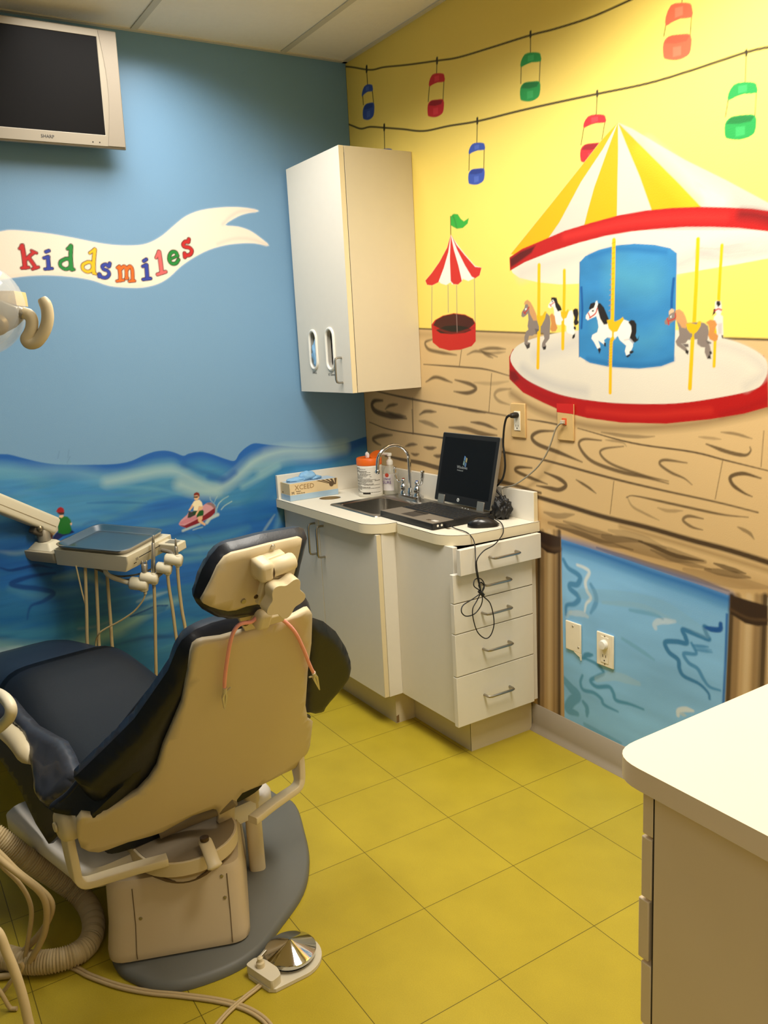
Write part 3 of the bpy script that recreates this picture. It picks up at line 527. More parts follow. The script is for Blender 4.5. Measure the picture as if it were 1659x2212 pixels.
    S([(1330,178),(1380,130),(1440,100),(1520,98)], 6, (214,202,188), .8, soft=3); S([(1300,295),(1380,268),(1450,262),(1520,272),(1590,300)], 6, (216,204,188), .75, soft=3); S([(0,500),(150,478),(350,474),(470,486),(560,503),(660,533),(760,545),(850,545)], 5, (230,212,190), .6, soft=3)
    RED = (190,34,36); BLU = (44,62,156); GRN = (24,130,52); YLW = (238,186,22); ORG = (226,104,28); PNK = (222,98,98)
    letters = [(RED, [([(132,308),(143,370),(150,435)],26), ([(116,324),(136,302)],14), ([(130,440),(172,436)],16), ([(160,385),(180,365),(203,346)],18), ([(188,336),(218,350)],14), ([(172,378),(195,410),(212,436)],22), ([(194,446),(230,434)],14)]),
        (BLU, [([(274,343),(292,336)],17), ([(286,375),(291,440)],22), ([(262,380),(290,371)],15), ([(268,446),(312,442)],14)]),
        (GRN, [([(392,384),(362,402),(362,428),(390,446),(416,436),(422,408),(410,386),(392,384)],18), ([(424,308),(422,380),(428,448)],22), ([(402,326),(424,305)],14), ([(428,448),(442,448)],14)]),
        (YLW, [([(524,404),(496,420),(496,446),(522,462),(548,452),(554,426),(542,406),(524,404)],17), ([(566,330),(560,400),(560,468)],20), ([(536,350),(566,328)],14), ([(558,470),(572,474)],13)]),
        (BLU, [([(656,412),(650,430),(632,418),(612,428),(618,446),(642,456),(652,476),(636,496),(608,494),(594,476),(592,490)],18)]),
        (ORG, [([(712,434),(718,475),(718,512)],20), ([(700,438),(714,428)],13), ([(720,446),(742,430),(754,450),(756,500)],17), ([(756,450),(776,430),(790,452),(792,512)],18), ([(698,518),(738,512)],13), ([(772,519),(804,516)],13), ([(750,502),(764,500)],11)]),
        (BLU, [([(858,398),(874,388)],17), ([(874,424),(880,500)],22), ([(852,430),(876,420)],15), ([(854,508),(900,502)],15)]),
        (PNK, [([(950,345),(958,400),(966,466)],23), ([(932,378),(948,340)],14), ([(940,478),(990,462)],16)]),
        (GRN, [([(1018,386),(1062,366)],12), ([(1060,366),(1050,346),(1028,344),(1012,366),(1012,396),(1030,414),(1052,410),(1066,390)],18)]),
        (RED, [([(1128,268),(1124,284),(1108,282),(1094,298),(1102,312),(1130,318),(1146,336),(1136,358),(1112,364),(1102,352),(1104,374)],19)])]
    for c, L in letters:
        for p, w in L: S(p, (w+9.5)*.3617, (34, 18, 16))
    for c, L in letters:
        for p, w in L: S(p, w*.3617, c)
    M.crop(*full)
leftwall()
# ------------------------------------------------------------------ room shell
CZ = 2.645
wr = struct(MR.mesh('wall_right', lambda a, z: np.stack([a, 0*a, z], 1)))
wl = struct(ML.mesh('wall_left', lambda a, z: np.stack([0*a, a, z], 1)))
def joinplain(o, quads, col, name):
    """the plain remainder of a painted wall, as more of the same mesh"""
    me = o.data
    import bmesh
    m = mat(name, col, .45, bump=.1, bscale=260, var=.03, vscale=2.2); me.materials.append(m)
    b = bmesh.new(); b.from_mesh(me)
    for q in quads:
        f = b.faces.new([b.verts.new(p) for p in q]); f.material_index = 1
    b.to_mesh(me); b.free()
joinplain(wr, [[(2.10,0,0),(4.6,0,0),(4.6,0,CZ),(2.10,0,CZ)], [(0,0,0),(2.1,0,0),(2.1,0,.09),(0,0,.09)]], (224, 210, 176), 'wall_cream')
joinplain(wl, [[(0,-4.2,0),(0,-2.44,0),(0,-2.44,CZ),(0,-4.2,CZ)]], SKY, 'wall_sky'); joinplain(wl, [[(0,-2.44,0),(0,0,0),(0,0,.1),(0,-2.44,.1)]], (70, 130, 156), 'wall_sea')
for o in (wr, wl):
    import bmesh
    b = bmesh.new(); b.from_mesh(o.data); c = Vector((2.3, -2.1, 1.3))
    for f in b.faces:
        if f.normal.dot(c-f.calc_center_median()) < 0: f.normal_flip()
    b.to_mesh(o.data); b.free()
wallm = mat('wall_cream_back', (236, 230, 216), .6, bump=.1)
struct(MB().box((0, -2.55, 0), (3.02, -2.45, CZ)).build('wall_light_block', mat('light_block_blue', (44, 64, 78), .6, bump=.1))); struct(MB().box((0, -4.3, 0), (4.7, -4.2, CZ)).build('wall_corridor', wallm)); struct(MB().box((4.6, -4.3, 0), (4.7, 0, CZ)).build('wall_back', wallm))  # dark front partition added out of view, blocks fill light from the left floor
# vinyl tile floor, one foot squares laid from a measured joint
fm = bpy.data.materials.new('floor_tile'); fm.use_nodes = True; nt = fm.node_tree; bs = nt.nodes['Principled BSDF']
TX, TY = 0.793957985759696, -0.6166056016307265
geo = nt.nodes.new('ShaderNodeNewGeometry'); mp = nt.nodes.new('ShaderNodeVectorMath'); mp.operation = 'SUBTRACT'; mp.inputs[1].default_value = (TX-3.048, TY-6.096, 0); nt.links.new(geo.outputs['Position'], mp.inputs[0])
br = nt.nodes.new('ShaderNodeTexBrick'); br.offset = 0; br.inputs['Scale'].default_value = 1; br.inputs['Brick Width'].default_value = .3048; br.inputs['Row Height'].default_value = .3048
br.inputs['Mortar Size'].default_value = .0011; br.inputs['Mortar Smooth'].default_value = .25; br.inputs['Bias'].default_value = 0
br.inputs['Color1'].default_value = (*srgb((180, 159, 45)), 1); br.inputs['Color2'].default_value = (*srgb((175, 154, 42)), 1); br.inputs['Mortar'].default_value = (*srgb((96, 84, 22)), 1)
nt.links.new(mp.outputs[0], br.inputs['Vector'])
nz = nt.nodes.new('ShaderNodeTexNoise'); nz.inputs['Scale'].default_value = 7; nz.inputs['Detail'].default_value = 6; nt.links.new(geo.outputs['Position'], nz.inputs['Vector'])
nz2 = nt.nodes.new('ShaderNodeTexNoise'); nz2.inputs['Scale'].default_value = 420; nz2.inputs['Detail'].default_value = 1; nt.links.new(geo.outputs['Position'], nz2.inputs['Vector'])
ad = nt.nodes.new('ShaderNodeMath'); ad.operation = 'ADD'; nt.links.new(nz.outputs['Fac'], ad.inputs[0]); nt.links.new(nz2.outputs['Fac'], ad.inputs[1])
mr = nt.nodes.new('ShaderNodeMapRange'); mr.inputs[1].default_value = .6; mr.inputs[2].default_value = 1.4; mr.inputs[3].default_value = .88; mr.inputs[4].default_value = 1.12; nt.links.new(ad.outputs[0], mr.inputs[0])
vm = nt.nodes.new('ShaderNodeVectorMath'); vm.operation = 'SCALE'; nt.links.new(br.outputs['Color'], vm.inputs[0]); nt.links.new(mr.outputs[0], vm.inputs['Scale']); nt.links.new(vm.outputs[0], bs.inputs['Base Color'])
bs.inputs['Roughness'].default_value = .38; bs.inputs['Specular IOR Level'].default_value = .35
struct(MB().box((-.05, -4.25, -.1), (4.65, .05, 0)).build('floor', fm))
# suspended ceiling: tiles between T-bars running along x, wall angle at the edges
cm = mat('ceiling_tile', (240, 234, 220), .9, bump=.35, bscale=120, var=.03, vscale=40); tb = mat('ceiling_bar', (206, 200, 182), .5)
c = MB().box((-.05, -4.25, CZ), (4.65, .05, CZ+.05)); c.mi = 1
for k in range(8): y = -.303-.6096*k; c.box((0, y-.0125, CZ-.004), (4.6, y+.0125, CZ+.001))
for x in (1.16, 2.38, 3.6): c.box((x-.012, -4.2, CZ-.0035), (x+.012, 0, CZ+.001))
c.box((0, -4.2, CZ-.005), (.02, 0, CZ+.001)); c.box((0, -.02, CZ-.005), (4.6, 0, CZ+.001))
struct(c.build('ceiling', [cm, tb]))
# vinyl cove bases
bm_ = mat('cove_base', (158, 146, 128), .5, var=.05, vscale=3)
def cove(name, a, b, inward):
    s = MB(); n = np.array(inward, float); a = np.array(a, float); b = np.array(b, float); prof = [(0, 0), (.019, 0), (.018, .003), (.008, .012), (.0038, .028), (.003, .104), (0, .106)]
    s.loft([[p+n*d+np.array([0, 0, h]) for d, h in prof] for p in (a, b)]); return struct(s.build(name, bm_, smooth=60))
cove('baseboard_right', (1.113, 0, 0), (4.6, 0, 0), (0, -1, 0)); cove('baseboard_left', (0, -4.2, 0), (0, -.47, 0), (1, 0, 0))
# ------------------------------------------------------------------ cabinets, counter, sink
LAM = mat('white_laminate', (226, 219, 203), .45, bump=.05, bscale=90, var=.02, vscale=30)
EDGE = mat('cream_edge_band', (224, 208, 168), .5, var=.03)
DARKV = mat('dark_gap', (38, 32, 26), .8)
NICK = mat('brushed_nickel', (170, 164, 152), .3, metal=1)
CHR = mat('chrome', (214, 214, 214), .08, metal=1)
STEEL = mat('stainless_steel', (168, 164, 156), .28, metal=1, var=.06, vscale=30)
WPL = mat('white_plastic', (232, 228, 216), .4)
def panel_box(s, x0, x1, y0, y1, z0, z1, t=.018, front=None, top=True):
    """open fronted carcass made of panels"""
    s.box((x0, y0, z0), (x0+t, y1, z1)); s.box((x1-t, y0, z0), (x1, y1, z1)); s.box((x0+t, y0, z0), (x1-t, y1, z0+t))
    if top: s.box((x0+t, y0, z1-t), (x1-t, y1, z1))
    return s
def wire_pull(a, b, out, r=.0045):
    """bent wire handle between two feet a and b standing off along out"""
    a, b, out = (np.array(t, float) for t in (a, b, out)); d = (b-a)/np.linalg.norm(b-a); k = .012
    p = [a, a+out*.6, a+out*.88+d*.003, a+out+d*k, b+out-d*k, b+out*.88-d*.003, b+out*.6, b]
    return MB().tube(spline([p[0], p[1]], 2)+[p[2], p[3], p[4], p[5], p[6], p[7]], r, 10)
def stadium(cx, cz, w, h, y, n=10):
    r = w/2; o = []
    for k in range(n+1): a = PI*k/n; o.append((cx+r*math.cos(a), y, cz+h/2-r+r*math.sin(a)))
    for k in range(n+1): a = PI+PI*k/n; o.append((cx+r*math.cos(a), y, cz-h/2+r+r*math.sin(a)))
    return o
# wall cabinet
t = thing('wall_cabinet', (.24, -.16, 1.272), 'tall white wall cabinet with two slot openings in its door, hung in the corner', 'cabinet')
s = MB(); panel_box(s, .012, .468, -.306, -.001, 1.272, 2.188); s.box((.03, -.02, 1.29), (.45, -.003, 2.17))
s.build('body', mat('cream_laminate_side', (208, 196, 168), .45, var=.02, vscale=20), t, bevel=.001)
MB().box((.452, -.3095, 1.30), (.4665, -.3062, 2.165)).build('hinge_gap', DARKV, t)
H1, H2 = (.163, 1.447, .062, .158), (.31, 1.446, .064, .165)
sl = [stadium(h[0], h[1], h[2], h[3], -.33) for h in (H1, H2)]
d = MB().prism([(.022, -.33, 1.272), (.468, -.33, 1.272), (.468, -.33, 2.188), (.022, -.33, 2.188)], (0, .0205, 0), holes=sl).build('door', LAM, t, smooth=30)
s = MB().box((.4678, -.3302, 1.272), (.469, -.3095, 2.188)); s.build('edge_band', EDGE, d)
for h in (H1, H2):
    MB().tube(stadium(h[0], h[1], h[2]-.001, h[3]-.001, -.331), .0065, 10, closed=True).build('slot_trim', WPL, d)
wire_pull((.395, -.33, 1.313), (.395, -.33, 1.411), (0, -.03, 0)).build('handle', NICK, d)
INK = mat('black_print', (40, 38, 40), .6)
s = MB(); text_mesh(s, 'SMALL', .0135, (.158, -.3303, 1.352), (1, 0, 0), (0, 0, 1)); s.build('lettering', INK, d, smooth=0)
s = MB(); text_mesh(s, 'XS Gloves', .0135, (.305, -.3303, 1.344), (1, 0, 0), (0, 0, 1)); s.build('lettering', INK, d, smooth=0)
# gloves in the slots
GLV = mat('blue_nitrile', (132, 178, 214), .5, var=.12, vscale=60, bump=.5, bscale=60)
def crumple(c, r, sc, seed, seg=28):
    g = np.random.default_rng(seed); s = MB(); s.sphere((0, 0, 0), 1, seg); k = g.normal(size=(7, 3))*3.2; ph = g.random(7)*6.28
    v = []
    for p in s.v:
        p = np.array(p); n = 1+.13*sum(abs(math.sin(k[i] @ p+ph[i]))-.5 for i in range(7)); v.append(tuple(np.array(c)+p*n*r*np.array(sc)))
    s.v = v; return s
g = crumple((.168, -.318, 1.425), .034, (.62, .55, 1.5), 4)
g.v = [(x, y, z) if z > 1.40 else (x+.006, y-.004, z) for x, y, z in g.v]
tag(g.build('glove', GLV, loc=(.168, -.318, 1.40), smooth=60), 'blue nitrile glove hanging out of the left slot of the wall cabinet door', 'glove')
s = MB().box((.292, -.298, 1.355), (.352, -.22, 1.455))
t2 = thing('glove_carton', (.32, -.26, 1.355), 'dark purple and white carton seen inside the right slot of the wall cabinet', 'box')
s.build('carton', mat('purple_card', (54, 44, 104), .6, var=.2, vscale=50), t2, bevel=.001)
MB().box((.296, -.2988, 1.43), (.35, -.298, 1.448)).build('white_stripe', mat('white_card', (226, 224, 220), .6), t2)
MB().box((.29, -.30, 1.345), (.36, -.2, 1.355)).build('tray', WPL, t2)
s = MB().box((.10, -.29, 1.372), (.235, -.19, 1.462)); tag(s.build('glove_carton', mat('card_grey', (170, 168, 170), .7, var=.15, vscale=40), loc=(.16, -.24, 1.372), bevel=.001), 'grey glove carton inside the wall cabinet behind the blue glove', 'box')
MB().box((.10, -.29, 1.29), (.235, -.19, 1.372)).build('shelf_block', WPL, t)
# sink base cabinet
t = thing('sink_cabinet', (.39, -.2, 0), 'white two door base cabinet under the sink beside the blue wall', 'cabinet')
s = MB(); panel_box(s, .003, .789, -.43, -.003, .135, .7748, top=False); s.box((.021, -.02, .153), (.771, -.004, .774)); s.build('body', LAM, t, bevel=.0008)
MB().box((.003, -.384, 0), (.752, -.003, .1345)).build('toe_kick', mat('kick_laminate', (206, 194, 164), .5, var=.06, vscale=12), t)
MB().box((.752, -.3842, 0), (.7535, -.30, .1345)).build('kick_corner_seam', mat('kick_face', (204, 190, 158), .5, var=.05), t)
s = MB().prism([(.754, -.384, .003), (.754, -.372, .003), (.754, -.372, .034), (.754, -.384, .03)], (.0006, 0, 0)); s.build('chipped_edge', mat('bare_board', (128, 100, 58), .8), t)
for x0, x1, hx in ((.006, .331, .297), (.334, .785, .37)):
    d = MB().box((x0, -.45, .135), (x1, -.4305, .771)).build('door', LAM, t, bevel=.0012)
    MB().box((x1-.0006, -.4498, .136), (x1+.0009, -.431, .77)).build('edge_band', EDGE, d)
    wire_pull((hx, -.45, .612), (hx, -.45, .742), (0, -.032, 0)).build('handle', NICK, d)
# drawer cabinet
t = thing('drawer_cabinet', (.97, -.2, 0), 'white five drawer base cabinet with its top drawer slightly open', 'cabinet')
s = MB(); s.box((.790, -.372, .135), (1.147, -.354, .7748)); s.box((.790, -.024, .135), (1.147, -.006, .7748)); s.box((.790, -.354, .135), (1.147, -.024, .153)); s.box((.790, -.354, .153), (.808, -.024, .7748)); s.build('body', LAM, t, bevel=.0008)
s = MB().box((.7535, -.296, 0), (1.112, -.008, .1345)); s.build('toe_kick', MATS['kick_laminate'], t)
MB().box((1.112, -.2965, 0), (1.1128, -.008, .1345)).build('kick_face', MATS['kick_face'], t); MB().box((1.110, -.2968, 0), (1.1122, -.2958, .1345)).build('seam', DARKV, t)
zs = [(.690, .778, .034), (.588, .687, 0), (.480, .5845, 0), (.3265, .4765, 0), (.141, .323, 0)]
hz = [.735, .635, .533, .402, .232]
for (z0, z1, dx), h in zip(zs, hz):
    x = 1.149+dx
    d = MB().box((x, -.392 if dx == 0 else -.385, z0), (x+.02, -.042 if dx == 0 else -.030, z1)).build('drawer', LAM, t, bevel=.0012)
    yy = .012 if dx else 0
    wire_pull((x+.02, -.275+yy, h), (x+.02, -.16+yy, h), (.03, 0, 0)).build('handle', NICK, d)
    MB().box((.86, -.345, z0+.012), (x, -.07, z1-.018)).build('drawer_box', mat('drawer_box_grey', (70, 62, 52), .7), d)
# worktop
def arc(cx, cy, r, a0, a1, n=8): return [(cx+r*math.cos(math.radians(a0+(a1-a0)*k/n)), cy+r*math.sin(math.radians(a0+(a1-a0)*k/n))) for k in range(n+1)]
WT = [(.002, -.482)]+[(.71, -.478)]+arc(.712, -.388, .09, -90, -10, 8)+arc(.835, -.3475, .035, 190, 272, 6)[2:]+[(1.05, -.384)]+arc(1.052, -.282, .102, -88, -4, 8)+[(1.166, -.002), (.002, -.002)]
S0, S1 = (.322, -.372), (.665, -.052)
hole = [(S0[0], S0[1]), (S1[0], S0[1]), (S1[0], S1[1]), (S0[0], S1[1])]
wc = (.170, -.303); wh = arc(wc[0], wc[1], .047, 0, 360, 28)[:-1]
t = thing('worktop', (.55, -.2, .775), 'white laminate worktop with backsplash and stepped rounded front edge', 'worktop')
z3 = lambda L, z: [(x, y, z) for x, y in L]
s = MB().prism(z3(WT, .775), (0, 0, .036), holes=[z3(hole, .775), z3(wh, .775)]); s.build('slab', mat('worktop_laminate', (232, 224, 204), .38, bump=.04, bscale=60, var=.02, vscale=25), t, smooth=30)
def band(L, z0, z1, off, name, m):
    s = MB(); P = [np.array(p) for p in L]; n = len(P); Q = []
    for i in range(n):
        a = P[max(i-1, 0)]; b = P[min(i+1, n-1)]; d = (b-a)/np.linalg.norm(b-a); Q.append(P[i]+np.array([d[1], -d[0]])*off)
    s.loft([[(*p, z0), (*q, z0), (*q, z1), (*p, z1)] for p, q in zip(P, Q)]); return s.build(name, m, t, smooth=40)
front = WT[:-1]
band(front, .7752, .8098, .0008, 'front_edge', mat('worktop_edge', (226, 214, 182), .45, var=.02)); band(front, .8098, .8108, .0010, 'edge_seam', DARKV)
s = MB().box((.002, -.478, .811), (.020, -.002, .916)); s.build('side_splash', LAM, t, bevel=.001); s = MB().box((.020, -.020, .811), (1.158, -.002, .916)); s.build('back_splash', LAM, t, bevel=.001)
MB().box((1.158, -.0195, .8115), (1.1588, -.0025, .9155)).build('splash_end', EDGE, t)
MB().lathe([(.047, .8113), (.052, .8113), (.052, .8122), (.0485, .8128), (.047, .811)], (wc[0], wc[1], 0), 32, cap=False).build('waste_ring', WPL, t, smooth=50)
s = MB(); s.lathe([(.0468, .8105), (.0466, .70), (.0005, .70)], (wc[0], wc[1], 0), 28, cap=False); s.build('waste_chute', mat('chute_liner', (150, 128, 88), .6), t, smooth=50)
MB().lathe([(.0062, .811), (.0062, .818), (.003, .8195)], (.205, -.165, 0), 14).build('screw_cap', NICK, t)
# sink
t = thing('sink', (.49, -.21, .811), 'small stainless steel drop in sink in the worktop beside the laptop', 'sink')
def rrect(x0, y0, x1, y1, r, z, n=5): return [(p[0], p[1], z) for p in rounded([(x0, y0), (x1, y0), (x1, y1), (x0, y1)], r, n)]
B0, B1 = (.345, -.362), (.645, -.135)
s = MB(); rings = [rrect(S0[0]-.012, S0[1]-.014, S1[0]+.012, S1[1]+.018, .018, .8112), rrect(S0[0]-.010, S0[1]-.012, S1[0]+.010, S1[1]+.016, .018, .8150), rrect(B0[0]-.006, B0[1]-.004, B1[0]+.006, B1[1]+.006, .045, .8152), rrect(B0[0], B0[1], B1[0], B1[1], .042, .811),
    rrect(B0[0]+.006, B0[1]+.006, B1[0]-.006, B1[1]-.006, .045, .70), rrect(B0[0]+.02, B0[1]+.02, B1[0]-.02, B1[1]-.02, .04, .674), rrect(B0[0]+.06, B0[1]+.06, B1[0]-.06, B1[1]-.06, .03, .670)]
s.loft(rings, cap=False); s.add(rings[-1], [tuple(range(len(rings[-1])))]); s.build('basin', STEEL, t, smooth=50)
MB().lathe([(.034, .6705), (.034, .6725), (.022, .672), (.001, .669)], (.495, -.25, 0), 24).build('drain', CHR, t)
# faucet
fx, fy, fz = .466, -.078, .815
t = thing('faucet', (fx, fy, fz), 'chrome gooseneck faucet with two blade handles behind the sink', 'faucet')
s = MB().prism([(p[0], p[1], fz) for p in rounded([(fx-.075, fy-.024), (fx+.075, fy-.024), (fx+.075, fy+.024), (fx-.075, fy+.024)], .022, 6)], (0, 0, .017)); s.build('base_plate', CHR, t, bevel=.004, seg=3)
arcp = [(fx, fy, fz+.016), (fx, fy, fz+.09), (fx, fy, fz+.165)]+[(fx, fy-.077+.077*math.cos(math.radians(a)), fz+.165+.068*math.sin(math.radians(a))) for a in range(15, 181, 15)]+[(fx, fy-.155, fz+.150), (fx, fy-.156, fz+.138)]
sp = MB().tube(arcp, .0075, 16).build('spout', CHR, t, smooth=60)
MB().lathe([(.0088, 0), (.0098, .002), (.0098, .014), (.0085, .016)], (fx, fy-.156, fz+.124), 16).build('aerator', CHR, sp); MB().lathe([(.016, 0), (.016, .008), (.011, .02), (.009, .03)], (fx, fy, fz+.016), 20).build('collar', CHR, sp)
for sg, col in ((-1, (150, 60, 40)), (1, (60, 90, 160))):
    vx = fx+sg*.051; v = MB().lathe([(.017, 0), (.017, .006), (.012, .012), (.015, .022), (.016, .03), (.012, .038), (.008, .042), (.010, .05), (.010, .060), (.006, .063)], (vx, fy, fz+.016), 20).build('valve', CHR, t, smooth=60)
    yo = -.004 if sg < 0 else .0
    pts = [(vx, fy, fz+.068), (vx+sg*.016, fy+yo, fz+.064), (vx+sg*.032, fy+yo*2, fz+.070), (vx+sg*.040, fy+yo*3, fz+.09), (vx+sg*.044, fy+yo*3, fz+.115), (vx+sg*.043, fy+yo*3, fz+.128)]
    MB().tube(spline(pts, 6), [.005]*8+[.0055]*6+[.007]*6+[.0085]*6+[.009]*4+[.004], 12, flat=.55).build('blade_handle', CHR, v, smooth=60)
    MB().lathe([(.006, 0), (.006, .002), (.001, .0025)], (vx, fy, fz+.079), 12).build('temperature_cap', mat('cap_%d' % sg, col, .4), v)
# peninsula counter in the foreground
t = thing('peninsula_cabinet', (2.93, -.5, 0), 'beige drawer cabinet under the near counter at the right edge', 'cabinet')
BEI = mat('beige_laminate', (230, 210, 178), .5, var=.03, vscale=6)
MB().box((2.538, -1.03, .09), (3.30, -.02, .7715)).build('body', BEI, t, bevel=.001); MB().box((2.58, -.97, 0), (3.25, -.02, .09)).build('toe_kick', BEI, t)
zz = [(.672, .766, 0), (.560, .667, .002), (.446, .555, .007), (.325, .441, .001), (.12, .32, 0)]
for z0, z1, o in zz: MB().box((2.515-o, -1.030, z0), (2.5355-o, -.06, z1)).build('drawer', BEI, t, bevel=.002)
MB().box((2.5355, -1.0295, .12), (2.538, -.06, .762)).build('drawer_gap', DARKV, t)
PT = [(p[0], p[1]) for p in rounded([(2.480, -1.070), (3.34, -1.090), (3.34, -.003), (2.470, -.003)], [.062, .01, 0, 0], 8)]
t = thing('counter_top', (2.93, -.53, .772), 'cream laminate counter top with rounded corner at the right foreground', 'worktop')
s = MB().prism(z3(PT, .772), (0, 0, .036)); s.build('slab', mat('counter_cream', (238, 218, 190), .4, var=.015, vscale=10), t, bevel=.002)
# ------------------------------------------------------------------ things on the worktop
TZ = .811
# wipes canister
cx, cy = .25, -.143
t = thing('wipes_canister', (cx, cy, TZ), 'round white canister of wipes with orange lid left of the sink', 'canister')
MB().lathe([(.050, 0), (.0535, .004), (.0535, .135), (.051, .139)], (cx, cy, TZ), 40).build('tub', WPL, t, smooth=50)
ORG_ = mat('orange_lid', (236, 108, 28), .4)
l = MB().lathe([(.0545, .137), (.0555, .141), (.0555, .164), (.052, .168), (.045, .1685), (.044, .166), (.001, .166)], (cx, cy, TZ), 40).build('lid', ORG_, t, smooth=50)
MB().lathe([(.026, 0), (.027, .004), (.001, .005)], (cx+.010, cy+.030, TZ+.176), 24, axis=(.2, -.45, .87)).build('flap', ORG_, l)
lab = MB(); g = np.random.default_rng(5)
tx0 = math.radians(-95); 
labm = mat('wipes_label', (228, 222, 208), .5)
lb = MB().lathe([(.0537, .012), (.0538, .012), (.0538, .13), (.0537, .13)], (cx, cy, TZ), 40).build('label', labm, t, smooth=50)
pr = MB()
for k in range(24):
    z = TZ+.127-.0046*k; a = -1.95; thick = .0009 if k % 3 else .0014
    while a < .35:
        da = g.uniform(.05, .28)
        if g.random() < .9 and not (-.42 < a < -.34):
            e = min(a+da, .35); n = 5; R = .0542
            P = [[(cx+R*math.cos(q), cy+R*math.sin(q), zz_) for q in np.linspace(a, e, n)] for zz_ in (z-thick, z+thick)]; pr.grid(P)
        a += da+.02
        if g.random() < .12: break
pr.build('printed_lines', mat('label_print', (104, 96, 84), .6), lb, smooth=0)
s = MB(); P = [[(cx+.0543*math.cos(q), cy+.0543*math.sin(q), z) for q in np.linspace(-1.2, -.55, 8)] for z in (TZ+.014, TZ+.021)]; s.grid(P); s.build('barcode_panel', DARKV, lb)
crumple((cx-.002, cy-.006, TZ+.176), .011, (1, .6, 1.2), 9, 16).build('wipe', mat('tissue', (244, 234, 226), .8), l, smooth=0)
# sanitizer pump bottle
bx, by = .288, -.062
t = thing('soap_bottle', (bx, by, TZ), 'clear hand sanitizer pump bottle standing behind the orange lidded canister', 'bottle')
CLR = mat('clear_bottle', (226, 222, 206), .25, trans=.0, alpha=.42, var=.02)
MB().lathe([(.030, 0), (.034, .004), (.034, .085), (.031, .10), (.022, .118), (.013, .128), (.012, .134)], (bx, by, TZ), 28).build('body', CLR, t, smooth=60)
MB().lathe([(.031, .002), (.0325, .005), (.0325, .058), (.001, .058)], (bx, by, TZ), 28).build('gel', mat('clear_gel', (206, 204, 186), .3, alpha=.55), t, smooth=60)
p = MB().lathe([(.014, .130), (.0145, .146), (.009, .152), (.006, .154), (.006, .166), (.0105, .168), (.011, .178), (.008, .181)], (bx, by, TZ), 20).build('pump', WPL, t, smooth=50)
MB().tube([(bx, by, TZ+.175), (bx-.022, by-.016, TZ+.177), (bx-.036, by-.026, TZ+.173)], [.007, .006, .005], 10).build('nozzle', WPL, p)
l = MB(); l.grid([[(bx+.0345*math.cos(q), by+.0345*math.sin(q), TZ+z) for q in np.linspace(-1.75, -.15, 10)] for z in (.02, .035, .075, .092)]); l = l.build('label', mat('bottle_label', (226, 218, 214), .5), t)
s = MB(); u = np.array([math.cos(-1.0+PI/2), math.sin(-1.0+PI/2), 0]); nrm = np.array([math.cos(-1.0), math.sin(-1.0), 0])
for txt, dz, sz in (('Hand', .072, .015), ('SURE', .056, .018)): text_mesh(s, txt, sz, np.array([bx, by, TZ+dz])+nrm*.0355, u, (0, 0, 1))
s.build('lettering', mat('purple_print', (92, 52, 120), .5), l, smooth=0)
MB().lathe([(.009, 0), (.009, .0006), (.001, .0008)], np.array([bx, by, TZ+.088])+nrm*.0345, 16, axis=nrm).build('seal', mat('red_seal', (196, 70, 48), .5), l)
# glove box
X0, X1, Y0, Y1, GH = .024, .114, -.466, -.230, .076
t = thing('glove_box', ((X0+X1)/2, (Y0+Y1)/2, TZ), 'beige and blue box of nitrile gloves at the left end of the worktop', 'box')
MB().box((X0, Y0, TZ+.0005), (X1, Y1, TZ+GH)).build('carton', mat('tan_carton', (218, 194, 150), .55, var=.08, vscale=14), t, bevel=.0008)
MB().box((X0-.0004, Y0-.0004, TZ+.0008), (X1+.0004, Y1+.0004, TZ+.026)).build('blue_band', mat('blue_card', (160, 186, 206), .5, var=.1, vscale=25), t, bevel=.0005)
MB().box((X0+.002, Y0+.004, TZ+GH), (X1-.002, Y1-.004, TZ+GH+.0006)).build('top_panel', mat('pale_blue_card', (172, 190, 204), .55, var=.12, vscale=22), t)
s = MB(); xx = X1+.0008
text_mesh(s, 'XCEED', .030, (xx, -.395, TZ+.056), (0, 1, 0), (0, 0, 1)); s.build('lettering', mat('gold_print', (158, 128, 84), .4), t, smooth=0)
for txt, sz, o_, e_ in (('M', .017, (xx, -.452, TZ+.034), (0, 1, 0)), ('Medium', .007, (xx, -.425, TZ+.040), (0, 1, 0)), ('Nitrile Gloves', .007, (xx, -.415, TZ+.031), (0, 1, 0)), ('M', .012, (X0+.02, Y0-.0008, TZ+.034), (1, 0, 0))):
    s = MB(); text_mesh(s, txt, sz, o_, e_, (0, 0, 1)); s.build('lettering', INK, t, smooth=0)
s = MB()
for i in range(5):
    y = -.335+i*.022; s.prism([(xx-.0003, y, TZ+.075), (xx-.0003, y+.012, TZ+.075), (xx-.0003, -.245+(i-2)*.003, TZ+.048), (xx-.0003, -.249+(i-2)*.003, TZ+.048)], (.0004, 0, 0))
s.prism([(xx-.0003, -.262+.011*math.cos(a), TZ+.052+.012*math.sin(a)) for a in np.linspace(0, 6.28, 14)[:-1]], (.0005, 0, 0)); s.build('printed_picture', mat('brown_print', (96, 76, 54), .5, var=.3, vscale=60), t, smooth=0)
g = crumple((.062, -.352, TZ+GH+.014), .022, (1.1, 1.6, .95), 11); g2 = crumple((.066, -.405, TZ+GH+.007), .02, (1, 2.4, .5), 12); g.add(g2.v, g2.f); g3 = crumple((.07, -.32, TZ+GH+.007), .018, (1.1, 1.6, .5), 14); g.add(g3.v, g3.f)
tag(g.build('glove', GLV, loc=(.062, -.352, TZ+GH), smooth=50), 'crumpled pale blue glove pulled out on top of the glove box', 'glove')
